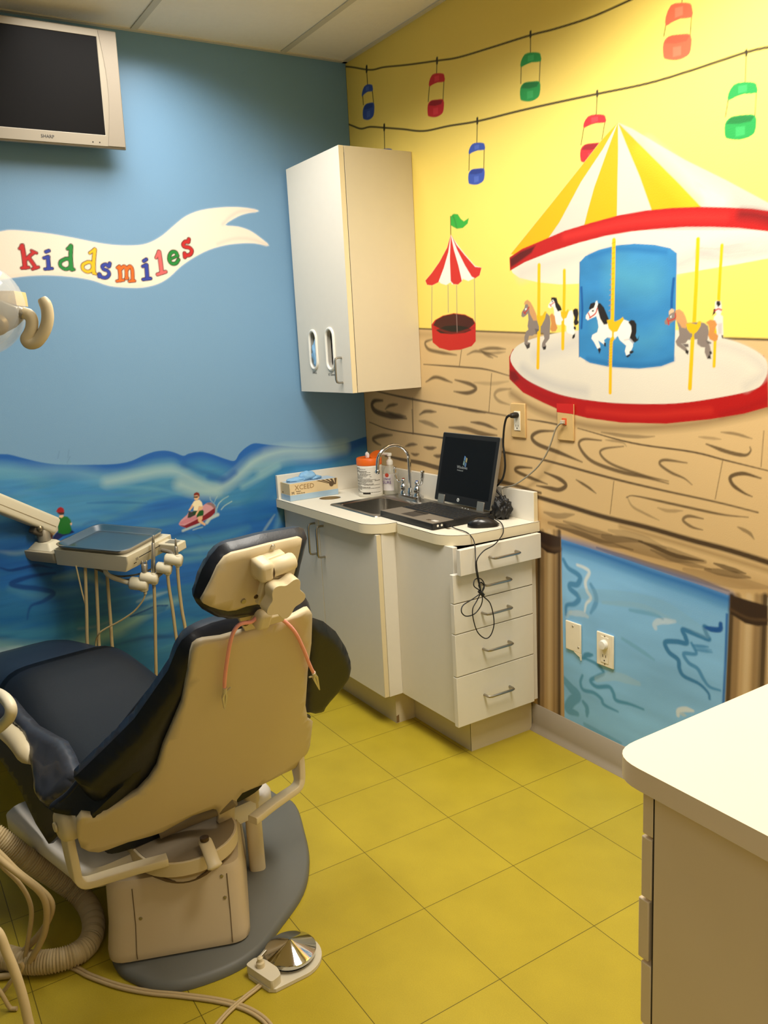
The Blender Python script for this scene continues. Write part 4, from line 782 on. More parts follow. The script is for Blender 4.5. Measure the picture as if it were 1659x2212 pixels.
# laptop
BLK = mat('black_plastic', (26, 26, 26), .45, var=.1, vscale=30); SIL = mat('gunmetal', (124, 116, 104), .4, metal=.1, var=.05, vscale=40); SCR = mat('dark_screen', (11, 11, 11), .42, spec=.2)
x0, x1, y0, y1, h0, h1 = .672, 1.018, -.360, -.100, TZ+.003, TZ+.0235
t = thing('laptop', ((x0+x1)/2, (y0+y1)/2, TZ), 'open black laptop with a dark start screen on the worktop', 'laptop')
b = MB().prism([(p[0], p[1], h0) for p in rounded([(x0, y0), (x1, y0), (x1, y1), (x0, y1)], .008)], (0, 0, h1-h0)).build('base', BLK, t, bevel=.003)
for q in ((x0+.03, y0+.03), (x1-.03, y0+.03), (x0+.03, y1-.03), (x1-.03, y1-.03)): MB().lathe([(.008, 0), (.008, .004)], (q[0], q[1], TZ), 12).build('rubber_foot', BLK, b)
MB().box((x0+.004, y0+.003, h1-.001), (x1-.004, y0+.096, h1+.0008)).build('palm_rest', SIL, b, bevel=.0005)
MB().box((x0+.115, y0+.022, h1+.0007), (x0+.195, y0+.078, h1+.0013)).build('touchpad', mat('pad_grey', (58, 55, 52), .4), b); MB().box((x0+.115, y0+.079, h1+.0007), (x0+.195, y0+.091, h1+.002)).build('touchpad_button', BLK, b)
KM = mat('key_black', (34, 34, 34), .5)
kx0, kx1, ky0, ky1 = x0+.018, x1-.018, y0+.104, y1-.039; rows = [14, 14, 13, 13, 12, 8]; ks = MB().box((x0+.012, y0+.100, h1-.001), (x1-.012, y1-.035, h1+.0004))
for r, n in enumerate(rows):
    yb = ky1-(ky1-ky0)/6*(r+1); hh = (ky1-ky0)/6; ww = (kx1-kx0)/n
    for k in range(n):
        a = kx0+ww*k; ks.loft([[(a+.001, yb+.001, h1), (a+ww-.001, yb+.001, h1), (a+ww-.001, yb+hh-.001, h1), (a+.001, yb+hh-.001, h1)], [(a+.003, yb+.003, h1+.0035), (a+ww-.003, yb+.003, h1+.0035), (a+ww-.003, yb+hh-.003, h1+.0035), (a+.003, yb+hh-.003, h1+.0035)]])
ks.build('keyboard', KM, b, smooth=0)
MB().box((x0+.004, y1-.030, h1-.0005), (x1-.004, y1-.006, h1+.0015)).build('hinge_strip', mat('strip_grey', (92, 88, 80), .4, metal=.5), b)
s = MB()
for k in range(3): s.lathe([(.0022, 0), (.0022, .001), (.0001, .001)], (x0+.2+k*.018, y1-.018, h1+.0015), 8)
s.build('status_light', mat('led_white', (220, 226, 220), .3), b)
for k in (0, 1): MB().lathe([(.0042, 0), (.0042, .0008), (.0026, .0008), (.0026, .0002)], (x1+.0001, y0+.022+k*.017, TZ+.014), 14, axis=(1, 0, 0)).build('audio_jack', WPL, b)
s = MB(); s.box((x1-.048, y0+.028, h1+.0008), (x1-.020, y0+.044, h1+.0012)); s.build('sticker', mat('sticker_white', (206, 204, 196), .4), b)
s = MB(); s.box((x1-.075, y0+.025, h1+.0008), (x1-.058, y0+.038, h1+.0012)); s.build('sticker', mat('sticker_dark', (60, 46, 34), .4), b)
s = MB(); text_mesh(s, 'ProBook', .009, (x0+.09, y0-.0003, TZ+.019), (1, 0, 0), (0, 0, 1)); 
# lid leans back
hy, hz_ = -.098, TZ+.030; e = np.array([0, .058, .262]); L = np.linalg.norm(e); e = e/L; nn = np.array([0, -e[2], e[1]])
def lid(u, v, w=0): return np.array([x0+u, hy, hz_])+e*v+nn*w
Wd, Hd = x1-x0, .268
ld = MB().prism([lid(p[0], p[1], -.009) for p in rounded([(0, 0), (Wd, 0), (Wd, Hd), (0, Hd)], .007)], nn*.014).build('screen_lid', mat('lid_edge', (150, 142, 128), .4, metal=.4), t, bevel=.002)
MB().prism([lid(p[0], p[1], .0045) for p in rounded([(.002, .002), (Wd-.002, .002), (Wd-.002, Hd-.002), (.002, Hd-.002)], .006)], nn*.0018).build('bezel', mat('bezel_black', (18, 18, 18), .55), ld)
sc = MB().prism([lid(.018, .032, .0063), (lid(Wd-.018, .032, .0063)), lid(Wd-.018, Hd-.018, .0063), lid(.018, Hd-.018, .0063)], nn*.0003).build('screen', SCR, ld)
fl = lid(.152, .152, .0069); cols = ((96, 120, 116), (70, 96, 128), (74, 108, 146), (134, 124, 84))
for k, (a, c_) in enumerate(((0, 0), (1, 0), (0, 1), (1, 1))):
    q = [fl+np.array([1., 0, 0])*(a*.011+dx+ (c_*.018+dz)*.12)+e*(c_*.018+dz-a*.006) for dx, dz in ((0, 0), (.009, -.004), (.009, .012), (0, .016))]
    MB().prism(q, nn*.0002).build('logo_pane', mat('logo_%d' % k, cols[k], .4, emit=cols[k], estr=.25), sc, smooth=0)
s = MB(); text_mesh(s, 'Windows', .0165, lid(.150, .140, .0068), (1, 0, 0), e); text_mesh(s, 'Professional', .0075, lid(.140, .128, .0068), (1, 0, 0), e); s.build('screen_text', mat('text_grey', (120, 124, 122), .5, emit=(120, 124, 122), estr=.3), sc, smooth=0)
s = MB().prism([lid(.152+.007*math.cos(a)*1.1, .016+.007*math.sin(a), .0064) for a in np.linspace(0, 2*PI, 18)[:-1]], nn*.0004)
s.build('badge', mat('badge_silver', (206, 206, 200), .3), ld)
s = MB(); text_mesh(s, 'hp', .011, lid(.152, .0165, .0070), (1, 0, 0), e); s.build('badge_lettering', BLK, ld, smooth=0)
for u in (.028, Wd-.075): MB().prism([lid(u, -.012, .004), lid(u+.040, -.012, .004), lid(u+.040, .026, .004), lid(u, .026, .004)], nn*.006).build('hinge', mat('hinge_silver', (158, 152, 140), .35, metal=.7), ld, bevel=.0015)
# mouse with its bundled cable
mx, my = 1.088, -.192
t = thing('computer_mouse', (mx, my, TZ), 'black corded mouse in front of the laptop on the worktop corner', 'mouse')
d = np.array([-.50, -.86, 0]); d = np.array([.50, .86, 0]); d /= np.linalg.norm(d); w = np.array([d[1], -d[0], 0]); R_ = []
for k in range(13):
    a = k/12; l = (a-.5)*.112; hw = .030*math.sqrt(max(0, 1-abs(2*a-1)**2.6))+.0015; hh = .037*math.sin(PI*min(1, (a*.92+.06)))**.75*(1-.18*a)+.002
    R_.append([np.array([mx, my, TZ+.001])+d*l+w*hw*math.copysign(abs(math.cos(q))**.8, math.cos(q))+np.array([0, 0, max(0, hh*(math.sin(q) if math.sin(q) > 0 else .04*math.sin(q)))]) for q in np.linspace(0, 2*PI, 24)[:-1]])
MB().loft(R_).build('shell', mat('mouse_black', (22, 21, 21), .3, coat=.3), t, smooth=60)
MB().lathe([(.011, -.0035), (.011, .0035)], np.array([mx, my, TZ+.028])+d*.028, 18, axis=w).build('scroll_wheel', BLK, t)
# cable: from the mouse, over the edge to a bundle, back up to the laptop side
CBL = mat('black_cable', (24, 22, 20), .5)
FX = 1.245
def fp(u, v, x=FX): return onx(u, v, x)
up = [onz(1069, 1121, TZ+.012), onz(1080, 1127, TZ+.008), onx(1086, 1136, 1.172), onx(1087, 1150, 1.19), fp(1080, 1163, 1.215), fp(1066, 1178, 1.24), fp(1045, 1190), fp(1031, 1208), fp(1030, 1225), fp(1034, 1250), fp(1039, 1278)]
c1 = spline(up, 8)
dn = [onz(972, 1136, TZ+.010), onz(985, 1142, TZ+.004), onz(1008, 1150, TZ+.004), onx(1021, 1163, 1.165), onx(1026, 1180, 1.20), fp(1027, 1205, 1.23), fp(1028, 1230), fp(1034, 1260), fp(1040, 1282)]
c2 = spline(dn, 8)
loops = [[(1038, 1276), (1024, 1266), (1026, 1252), (1038, 1250), (1046, 1262), (1042, 1276)], [(1040, 1278), (1034, 1264), (1040, 1258), (1046, 1268), (1041, 1280)],
         [(1038, 1282), (1018, 1296), (1000, 1308), (997, 1322), (1007, 1331), (1025, 1326), (1038, 1310), (1042, 1295), (1040, 1282)], [(1038, 1282), (1030, 1298), (1021, 1316), (1023, 1340), (1032, 1366), (1048, 1379), (1060, 1372), (1067, 1350), (1065, 1325), (1058, 1302), (1046, 1290), (1040, 1282)]]
s = MB(); s.tube(c1, .0019, 8); s.tube(c2, .0019, 8)
for i, L in enumerate(loops): s.tube(spline([fp(u, v, FX+.004*math.sin(k*1.7+i)) for k, (u, v) in enumerate(L)], 7), .0019, 8)
s.build('cable', CBL, t, smooth=60)
MB().tube([fp(1035, 1277), fp(1044, 1286)], .006, 10).build('cable_tie', CBL, t)
MB().box((x1+.0005, y0+.050, TZ+.006), (x1+.022, y0+.064, TZ+.014)).build('usb_plug', CBL, t, bevel=.001)
# power brick behind the laptop
g = crumple((1.03, -.062, TZ+.038), .036, (1.05, .85, 1.08), 21, 64); g.v = [(x, y, max(z, TZ+.0005)) for x, y, z in g.v]
tag(g.build('cable_pouch', mat('pouch_black', (22, 20, 19), .5, var=.2, vscale=40), loc=(1.03, -.062, TZ), smooth=180), 'small lumpy black pouch on the worktop behind the laptop', 'pouch')
# ------------------------------------------------------------------ plates and cords on the mural wall, television
def plate(name, cx, cz, w, h, m, label, cat, bev=.003):
    t = thing(name, (cx, 0, cz), label, cat)
    MB().box((cx-w/2, -.007, cz-h/2), (cx+w/2, -.0004, cz+h/2)).build('cover_plate', m, t, bevel=bev, seg=3); return t
PT1 = mat('plate_tan', (208, 172, 112), .45, var=.08, vscale=25); PTR = mat('plate_white', (238, 228, 204), .4, var=.04, vscale=40)
t = plate('wall_outlet', 1.068, 1.163, .076, .122, PT1, 'tan painted outlet on the boardwalk mural holding the black plug', 'outlet')
MB().box((1.050, -.0095, 1.128), (1.082, -.006, 1.196)).build('receptacle', PTR, t, bevel=.001)
s = MB()
for dx, dz, w, h in ((-.006, .012, .002, .008), (.006, .012, .002, .007)): s.box((1.066+dx-w/2, -.0099, 1.133+dz-h/2), (1.066+dx+w/2, -.0094, 1.133+dz+h/2))
s.build('slot', DARKV, t); MB().lathe([(.0028, 0), (.0028, .0005)], (1.066, -.0094, 1.136), 12, axis=(0, -1, 0)).build('ground_hole', DARKV, t)
t = plate('data_outlet', 1.303, 1.168, .076, .122, PT1, 'painted data jack plate, red on top, with a grey cable plugged in', 'outlet')
MB().prism([(1.2648, -.0074, 1.2295), (1.3412, -.0074, 1.2295), (1.3412, -.0074, 1.197), (1.2648, -.0074, 1.201)], (0, .0012, 0)).build('red_painted_top', mat('red_paint', (200, 34, 28), .45), t)
MB().box((1.290, -.0092, 1.160), (1.310, -.006, 1.182)).build('jack', mat('jack_orange', (214, 92, 48), .4), t)
t = plate('blank_plate', 1.331, .427, .073, .105, PTR, 'blank white wall plate with chipped lower edge on the blue mural panel', 'wall plate')
s = MB().prism([(1.335, -.0072, .3748), (1.3672, -.0072, .3748), (1.3672, -.0072, .350), (1.362, -.0072, .362), (1.350, -.0072, .367)], (0, .006, 0)); s.build('paint_chip', PTR, t, smooth=0)
for dx, dz in ((0, .038), (.026, -.032)): MB().lathe([(.0038, 0), (.0032, .0012), (.001, .0014)], (1.331+dx, -.007, .427+dz), 12, axis=(0, -1, 0)).build('screw', NICK, t)
t = plate('dimmer_outlet', 1.477, .421, .074, .116, PTR, 'white wall plate with round dimmer knob and socket on the blue panel', 'outlet')
MB().box((1.460, -.0088, .376), (1.494, -.0065, .467)).build('insert', PTR, t, bevel=.001)
MB().lathe([(.0165, 0), (.0165, .006), (.014, .013), (.001, .014)], (1.477, -.0088, .441), 28, axis=(0, -1, 0)).build('dimmer_knob', WPL, t, smooth=50)
s = MB(); s.box((1.469, -.0092, .396), (1.4712, -.0087, .405)); s.box((1.482, -.0092, .396), (1.484, -.0087, .4045)); s.lathe([(.0025, 0), (.0025, .0004)], (1.477, -.0088, .385), 10, axis=(0, -1, 0)); s.build('socket_slots', DARKV, t)
for dz in (.048, -.048): MB().lathe([(.003, 0), (.003, .001), (.001, .0012)], (1.477, -.007, .421+dz), 10, axis=(0, -1, 0)).build('screw', NICK, t)
# laptop power cord
t = thing('power_cord', (1.06, -.03, 1.18), 'black power cord running from the wall outlet down behind the laptop', 'cord')
s = MB().loft([[np.array([1.066, 0, 1.183])+np.array([w*math.cos(q), -y, h*math.sin(q)]) for q in np.linspace(0, 2*PI, 13)[:-1]] for y, w, h in ((.0095, .012, .010), (.02, .013, .011), (.034, .011, .009), (.040, .006, .006))]); s.build('plug', CBL, t, smooth=50)
pts = [(1.066, -.040, 1.183), (1.062, -.052, 1.182), (1.050, -.058, 1.176), (1.041, -.058, 1.155), (1.037, -.055, 1.12), (1.038, -.05, 1.07), (1.046, -.045, 1.02), (1.055, -.042, .985), (1.056, -.04, .95), (1.045, -.04, .905), (1.030, -.045, .875), (1.028, -.055, .862)]
pts = [(1.066, -.040, 1.183)]+[tuple(ony(u, v, -.055)) for u, v in ((1102, 897), (1094, 903), (1089, 925), (1087, 960), (1090, 985), (1091, 1010), (1086, 1033), (1076, 1047), (1070, 1055))]+[(1.03, -.05, .88), (1.03, -.055, .868)]
MB().tube(spline(pts, 8), [.0046]*16+[.0038]*(len(spline(pts, 8))-16), 10).build('cable', CBL, t, smooth=60)
t = thing('data_cable', (1.3, -.02, 1.16), 'grey data cable drooping from the red topped jack plate to the worktop', 'cord')
GCB = mat('grey_cable', (156, 148, 130), .5)
pts = [(1.300, -.012, 1.170)]+[tuple(ony(u, v, -.02)) for u, v in ((1216, 914), (1209, 916), (1200, 928), (1190, 958), (1178, 985), (1160, 1010), (1135, 1032), (1110, 1048), (1085, 1056))]+[(1.03, -.045, .87)]
MB().tube(spline(pts, 8), .0028, 10).build('cable', GCB, t, smooth=60); MB().box((1.294, -.022, 1.163), (1.306, -.0092, 1.176)).build('plug', mat('plug_clear', (190, 176, 150), .3), t, bevel=.001)
# television
TVG = mat('tv_silver', (146, 136, 118), .45, metal=.15, var=.02)
a0, a1 = -1.60, -1.012
fr = lambda y, z, d: np.array([.118+(z-2.39)*.055+d, y, z])
zb, zt = 2.197, 2.588
t = thing('television', (.1, -1.3, zb), 'small silver flat television with black screen mounted high on the blue wall', 'television')
s = MB().loft([[fr(y, z, d) for y, z in ((a0+i, zb+i), (a1-i, zb+i), (a1-i, zt-i), (a0+i, zt-i))] for d, i in ((-.055, .06), (-.05, .012), (-.008, 0), (0, .003))]); s.build('housing', TVG, t, bevel=.003)
q0, q1, r0, r1 = a0+.09, a1-.073, zb+.044, zt-.028
MB().prism([fr(y, z, .0) for y, z in ((a0+.006, zb+.006), (a1-.005, zb+.006), (a1-.005, zt-.005), (a0+.006, zt-.005))], (.004, 0, 0), holes=[[fr(y, z, .0) for y, z in ((q0, r0), (q1, r0), (q1, r1), (q0, r1))]]).build('bezel', TVG, t, bevel=.002)
MB().prism([fr(y, z, .0002) for y, z in ((q0, r0), (q1, r0), (q1, r1), (q0, r1))], (.0012, 0, 0)).build('screen', mat('tv_screen', (11, 9, 8), .45, spec=.12), t)
for sg, e0 in ((1, q1), (-1, q0)):   # raised speaker panels with a bowed inner edge
    far = a1-.006 if sg > 0 else a0+.006; out = [(far, zb+.008), (far, zt-.008)]; n = 12
    inn = [(e0+sg*(.006+.018*math.sin(PI*(k/n))), zt-.008-(zt-zb-.016)*k/n) for k in range(n+1)]
    MB().prism([fr(y, z, .004) for y, z in out+inn], (.002, 0, 0)).build('speaker_panel', mat('tv_panel', (140, 129, 112), .5, bump=.3, bscale=900), t)
s = MB(); text_mesh(s, 'SHARP', .015, fr(-1.285, zb+.024, .0046), (0, 1, 0), (0, 0, 1)); s.build('lettering', INK, t, smooth=0)
for y in (-1.132, -1.108): MB().lathe([(.0022, 0), (.0022, .001)], fr(y, zb+.018, .004), 10, axis=(1, 0, 0)).build('indicator', DARKV, t)
MB().box((.0005, -1.36, 2.30), (.085, -1.24, 2.48)).build('wall_bracket', mat('bracket_black', (30, 28, 26), .5), t)
# ------------------------------------------------------------------ dental chair
def frame(az, o):
    F = np.array([math.cos(az), math.sin(az), 0]); R_ = np.array([F[1], -F[0], 0]); o = np.array(o, float)
    to = lambda x, y, z: o+R_*x+F*y+np.array([0, 0, z])
    def onp(u, v, n, k):           # plane n.(x,y,z)=k in this frame
        M = np.array([R_, F, [0, 0, 1.]]); c = M @ (CAM-o); d = M @ ray(u, v); n = np.array(n, float); return c+d*((k-n @ c)/(n @ d))
    return to, onp, R_, F
CH, chp, CRt, CFw = frame(math.radians(188), (1.359, -1.417, 0))      # upper chair
BS, bsp, BRt, BFw = frame(math.radians(159), (1.47, -1.495, 0))       # base, turned a little on the floor
VIN = mat('navy_vinyl', (27, 30, 40), .38, bump=.10, bscale=300, var=.06, vscale=12, coat=.06)
VINS = mat('navy_vinyl_soft', (18, 21, 27), .46, bump=.08, bscale=300, var=.05, vscale=9)
VINB = mat('black_vinyl', (34, 34, 30), .5, bump=.10, bscale=260, var=.05, vscale=12)
SHL = mat('beige_shell', (208, 190, 154), .48, bump=.04, bscale=420, var=.02, vscale=6)
SHP = mat('cream_plastic', (216, 200, 164), .42, var=.02)
PAN = mat('white_pan', (232, 224, 212), .4)
def sheet(out, fmap, step=.03, inner=True):
    """fill a 2D outline with a fine mesh and carry it to 3D with fmap"""
    P = [np.array(p, float)[:2] for p in out]; Q = []
    for i in range(len(P)):
        a, b = P[i], P[(i+1) % len(P)]; n = max(1, int(np.linalg.norm(b-a)/step))
        Q += [a+(b-a)*k/n for k in range(n)]
    B = len(Q); pts = list(Q)
    A = np.array(Q); x0, z0 = A.min(0); x1, z1 = A.max(0)
    def inside(p):
        c = False
        for i in range(B):
            a, b = Q[i-1], Q[i]
            if (a[1] > p[1]) != (b[1] > p[1]) and p[0] < (b[0]-a[0])*(p[1]-a[1])/(b[1]-a[1])+a[0]: c = not c
        return c
    for x in np.arange(x0+step/2, x1, step):
        for z in np.arange(z0+step/2, z1, step):
            p = np.array([x, z])
            if inside(p) and np.min(np.hypot(*(A-p).T)) > step*.4: pts.append(p)
    r = geometry.delaunay_2d_cdt([Vector(p) for p in pts], [(i, (i+1) % B) for i in range(B)], [], 1, 1e-6)
    return MB().add([fmap(v[0], v[1]) for v in r[0]], [tuple(f) for f in r[2]])
def edge_dist(out):
    A = [np.array(p, float)[:2] for p in out]
    def f(x, z):
        p = np.array([x, z]); d = 9
        for i in range(len(A)):
            a, b = A[i-1], A[i]; e = b-a; t = min(1, max(0, (p-a) @ e/(e @ e+1e-12))); d = min(d, np.linalg.norm(p-a-t*e))
        return d
    return f
def pad(out, place, nrm, thick, rim=.03, step=.015):
    """upholstered pad: outline in 2D, rounded rim, closed front and back; place(x,z)->3D mid surface, nrm(x,z)->unit normal"""
    ed = edge_dist(out); s = MB()
    h = lambda x, z: thick/2*math.sqrt(max(0, 1-(1-min(1, ed(x, z)/rim))**2))
    for sg in (1, -1):
        q = sheet(out, lambda x, z: place(x, z)+nrm(x, z)*sg*h(x, z), step); s.add(q.v, q.f)
    return s
SL = .58                                   # lean of the backrest
def wrap(x): return .55*max(0, abs(x-.01)-.13)**1.5
def bk(x, z, off=0.0):                     # point on the back surface of the shell; off = forward
    return CH(x, -.10-SL*(z-.33)+wrap(x)+off*.865, z+off*.5)
def onshell(u, v):
    y = 0; 
    for _ in range(25):
        p = chp(u, v, (0, 1, SL), -.10+SL*.33+y); y += .5*(wrap(p[0])-y)
    return p
chair = thing('dental_chair', (1.40, -1.42, 0), 'navy vinyl dental chair with beige back shell seen from behind', 'dental chair')
# base plate, column box
mat_pts = [(.292, .63), (.339, .561), (.351, .408), (.35, .263), (.318, .121), (.24, -.009), (.19, -.081), (.122, -.127), (.016, -.152), (-.058, -.137), (-.103, -.102)]
cxm = .085
ol = [(.22, .70)]+mat_pts+[(-.148, -.052), (-.178, .04), (-.19, .2), (-.188, .4), (-.165, .55), (-.11, .65), (-.03, .71)]
bp = spline([np.array(p) for p in ol], 5, True)
s = MB(); s.loft([[BS(*(np.array([cxm, .25])+(p-np.array([cxm, .25]))*k), z) for p in bp] for k, z in ((1, .001), (1, .010), (.985, .020), (.96, .024))]); s.build('base_plate', mat('grey_base', (104, 104, 98), .5, var=.05, vscale=6), chair, smooth=50)
X0, X1 = -.170, .172
prof = [(-.050, .022), (-.060, .034), (-.060, .050), (-.022, .104), (-.012, .20), (.01, .212)]
def bring(y, z, i): return [BS(X0+i, y, z), BS(X1-i, y, z)]
o = rounded([(X0, -.06), (X1, -.06), (X1, .40), (X0, .40)], .05, 6)
def col_ring(dy, z, ins):
    return [BS(p[0]*(1-ins*2), max(p[1], -.06+dy) if p[1] < .1 else p[1], z) if False else BS(.001+(p[0]-.001)*(1-ins*2), p[1]+(dy if p[1] < .15 else 0)*(1-max(0, p[1]+.06)/.21), z) for p in o]
s = MB().loft([col_ring(.012, .022, .01), col_ring(.002, .03, 0), col_ring(0, .052, 0), col_ring(.034, .106, .012), col_ring(.044, .195, .02), col_ring(.056, .210, .04)])
colm = s.build('column_cover', mat('tan_cover', (198, 178, 144), .5, var=.03, vscale=7), chair, smooth=40)
def rearpt(x, z):
    t = np.interp(z, [.022, .03, .052, .106, .195], [.012, .002, 0, .034, .044]); return BS(x, -.0606+t, z)
for xs in (-.098, .128):
    MB().tube([rearpt(xs, z)+(-BFw)*.0004 for z in (.035, .052, .075, .106, .14, .195)], .0011, 6).build('panel_seam', mat('seam_brown', (104, 84, 56), .8), colm)
for x, z in ((-.085, .118), (.115, .19), (.118, .135)): MB().lathe([(.0045, 0), (.004, .0016), (.001, .002)], rearpt(x, z)-BFw*.0, 12, axis=-BFw).build('screw', NICK, colm)
MB().lathe([(.098, .205), (.102, .214), (.096, .222), (.088, .226), (.088, .24), (.06, .242)], BS(.03, .075, 0), 36).build('column_collar', mat('collar_tan', (160, 138, 104), .35), chair, smooth=60)
s = MB().tube([BS(.03+.108*math.cos(a), max(.075+.108*math.sin(a), -.0135), .212-max(0, -.0135-(.075+.108*math.sin(a)))*1.2) for a in np.linspace(PI*1.03, PI*1.97, 24)], .004, 8); s.build('collar_groove', mat('seam_brown', (104, 84, 56), .8), colm)
s = MB().prism([BS(p[0], p[1], .022) for p in rounded([(.180, .225), (.225, .225), (.225, .27), (.180, .27)], .018, 5)], (0, 0, .255)); s.build('side_post', SHP, chair, bevel=.003)
# seat pan, swivel disc and brake lever
s = MB(); o = rounded([(-.272, -.005), (.272, -.005), (.335, .47), (-.335, .47)], .06, 6)
s.loft([[CH(.96*p[0], .01+.96*p[1], .185) for p in o], [CH(*p, .20) for p in o], [CH(*p, .232) for p in o], [CH(.97*p[0], .006+.97*p[1], .242) for p in o]]); pan = s.build('seat_pan', PAN, chair, smooth=50)
a_ = np.linspace(PI*1.0, 2*PI, 22)
dd = [(-.028+.128*math.cos(a), -.055+.118*math.sin(a)) for a in a_]+[(.100, .06), (-.156, .06)]
s = MB().prism([CH(*p, .228) for p in dd], (0, 0, .036)); s.build('swivel_disc', SHL, chair, bevel=.003)
s = MB().prism([CH(*p, .264) for p in [(.03+(x-.01)*.93, .02+(y-.02)*.9) if False else (-.028+(x+.028)*.95, -.055+(y+.055)*.95) for x, y in dd]], (0, 0, .001)); s.build('disc_top', mat('taupe_plastic', (134, 118, 92), .55), chair)
s = MB(); lv = [CH(*chp(u, v, (0, 0, 1), z)) for u, v, z in ((441, 1812, .286), (450, 1834, .280), (459, 1858, .268), (466, 1876, .254))]
s.tube(spline(lv, 5), [.012]+[.0165]*12+[.0185, .0185, .011], 14, flat=.5); s.build('brake_lever', SHP, chair, smooth=60)
MB().lathe([(.011, 0), (.011, .008), (.006, .009), (.001, .007)], CH(*chp(442, 1815, (0, 0, 1), .292)), 16).build('lever_bolt', mat('bolt_brown', (84, 66, 44), .4, metal=.5), chair)
s = MB().tube([CH(-.09, -.03, .285), CH(-.02, -.05, .297), CH(.05, -.085, .315), CH(.085, -.11, .335)], .013, 12, flat=1.3); s.build('recline_link', mat('taupe_plastic', (134, 118, 92), .55), chair, smooth=60)
# yoke that carries the backrest
def bar(pts, w, d, name, up=(0, 0, 1)):
    """flat bar, cross-section w (across) by d (along up-ish)"""
    P = [np.array(p, float) for p in pts]; rings = []; w0 = w
    for i in range(len(P)):
        w = w0*(1 if i < 8 else max(.62, 1-.06*(i-8)))
        t = P[min(i+1, len(P)-1)]-P[max(i-1, 0)]; t /= np.linalg.norm(t); n = CFw - t*(CFw @ t); n /= np.linalg.norm(n); b = np.cross(t, n)
        r = [n*w/2*math.copysign(abs(math.cos(q))**.28, math.cos(q))+b*d/2*math.copysign(abs(math.sin(q))**.28, math.sin(q)) for q in np.linspace(0, 2*PI, 21)[:-1]]
        rings.append([P[i]+k for k in r])
    return MB().loft(rings).build(name, SHP, chair, smooth=50)
for sg in (-1, 1):
    pth = [np.array(p) for p in ((sg*.312, -.05, .435), (sg*.314, -.055, .38), (sg*.312, -.064, .31), (sg*.308, -.070, .283), (sg*.292, -.073, .268), (sg*.25, -.082, .266), (sg*.19, -.104, .270), (sg*.13, -.130, .274), (sg*.118, -.134, .2745))]
    bar([CH(*p) for p in spline(pth, 5)], .050, .020, 'yoke_arm')
    h = MB().lathe([(.001, 0), (.030, .002), (.040, .010), (.042, .02), (.042, .034)], CH(sg*.333, -.052, .420), 28, axis=-sg*CRt).build('pivot_hub', SHP, chair, smooth=40)
    MB().lathe([(.012, 0), (.011, .004), (.001, .005)], CH(sg*.334, -.048, .418), 18, axis=sg*CRt).build('hub_cap', SHP, h)
# back shell
sh = [(418,1394), (428,1386), (440,1382), (479,1377), (530,1362), (604,1340), (638,1328), (660,1316), (667,1315), (670,1322), (668,1384), (660,1445), (655,1519), (660,1549), (671,1554), (668,1580), (665,1607), (660,1622), (634,1655), (606,1668), (541,1699), (520,1708), (509,1722), (504,1742), (503,1770), (470,1788), (469,1756), (466,1744), (457,1742), (412,1757), (348,1792), (275,1813), (232,1829), (212,1835), (192,1833), (174,1824), (166,1800), (165,1772), (176,1757), (203,1760), (257,1733), (298,1708), (322,1683), (340,1655), (354,1609), (380,1550), (394,1517), (408,1449), (413,1410)]
SH2 = [onshell(*p)[[0, 2]] for p in sh]
s = sheet(SH2, lambda x, z: bk(x, z), .022); shell = s.build('back_shell', SHL, chair, solid=.016, soff=0, smooth=50)
# fix solidify so that the outside face stays put
shell.modifiers['Solidify'].offset = 0
for u, v in ((482, 1776),):
    p = bk(*onshell(u, v)[[0, 2]]); n = -(CFw*.865+np.array([0, 0, .5]))
    MB().obox(p+n*.009, CRt, n, np.cross(CRt, n), (.011, .003, .009)).build('latch_window', PAN, shell); MB().lathe([(.003, 0), (.003, .001)], p+n*.012, 10, axis=n).build('latch_hole', DARKV, shell)
# back cushion in front of the shell, overlapping its top edge
bc = [(369,1452), (388,1404), (398,1386), (412,1374), (428,1362), (462,1348), (503,1337), (560,1322), (604,1311), (631,1296), (652,1290), (668,1294), (676,1305), (677,1330), (675,1384), (664,1445), (658,1520), (655,1600), (600,1655), (500,1700), (330,1740), (215,1752), (180,1700), (300,1560)]
BC2 = [chp(u, v, (0, 1, SL), -.10+SL*.33+.045)[[0, 2]] for u, v in bc]
nB = CFw*.865+np.array([0, 0, .5])
pad(BC2, lambda x, z: CH(x, -.10-SL*(z-.33)+.056+wrap(x), z), lambda x, z: nB, .075, .035, .014).build('back_cushion', VIN, chair, smooth=80)
# wings of the cushion
lw = [(408,1415), (400,1428), (369,1452), (337,1481), (284,1546), (231,1614), (180,1677), (149,1715), (118,1738), (112,1746), (121,1754), (150,1760), (203,1765), (262,1741), (308,1712), (340,1676), (362,1620), (388,1555), (402,1520), (414,1450)]
def wingpt(u, v):
    # the wing sweeps forward from the shell edge to its free edge
    lo = np.array([u, v]); A = np.array([(404,1425),(369,1452),(284,1546),(180,1677),(112,1746)], float); d = 1e9
    for i in range(4):
        a, b = A[i], A[i+1]; e = b-a; t = min(1, max(0, (lo-a) @ e/(e @ e))); d = min(d, np.linalg.norm(lo-a-t*e))
    f = max(0, 1-d/75.); return chp(u, v, (0, 1, SL), -.10+SL*.33+.03+.10*f**.8)
WU = {}
s = sheet([np.array(p, float) for p in lw], lambda u, v: CH(*wingpt(u, v)), 14); s.build('side_wing', VINB, chair, solid=.014, soff=0, smooth=70)
fe = [CH(*wingpt(*p)) for p in spline([(404,1424), (369,1452), (337,1481), (284,1546), (231,1614), (180,1677), (149,1715), (118,1739), (113,1748)], 4)]
MB().tube(fe, .0085, 10).build('wing_piping', VIN, chair, smooth=60)
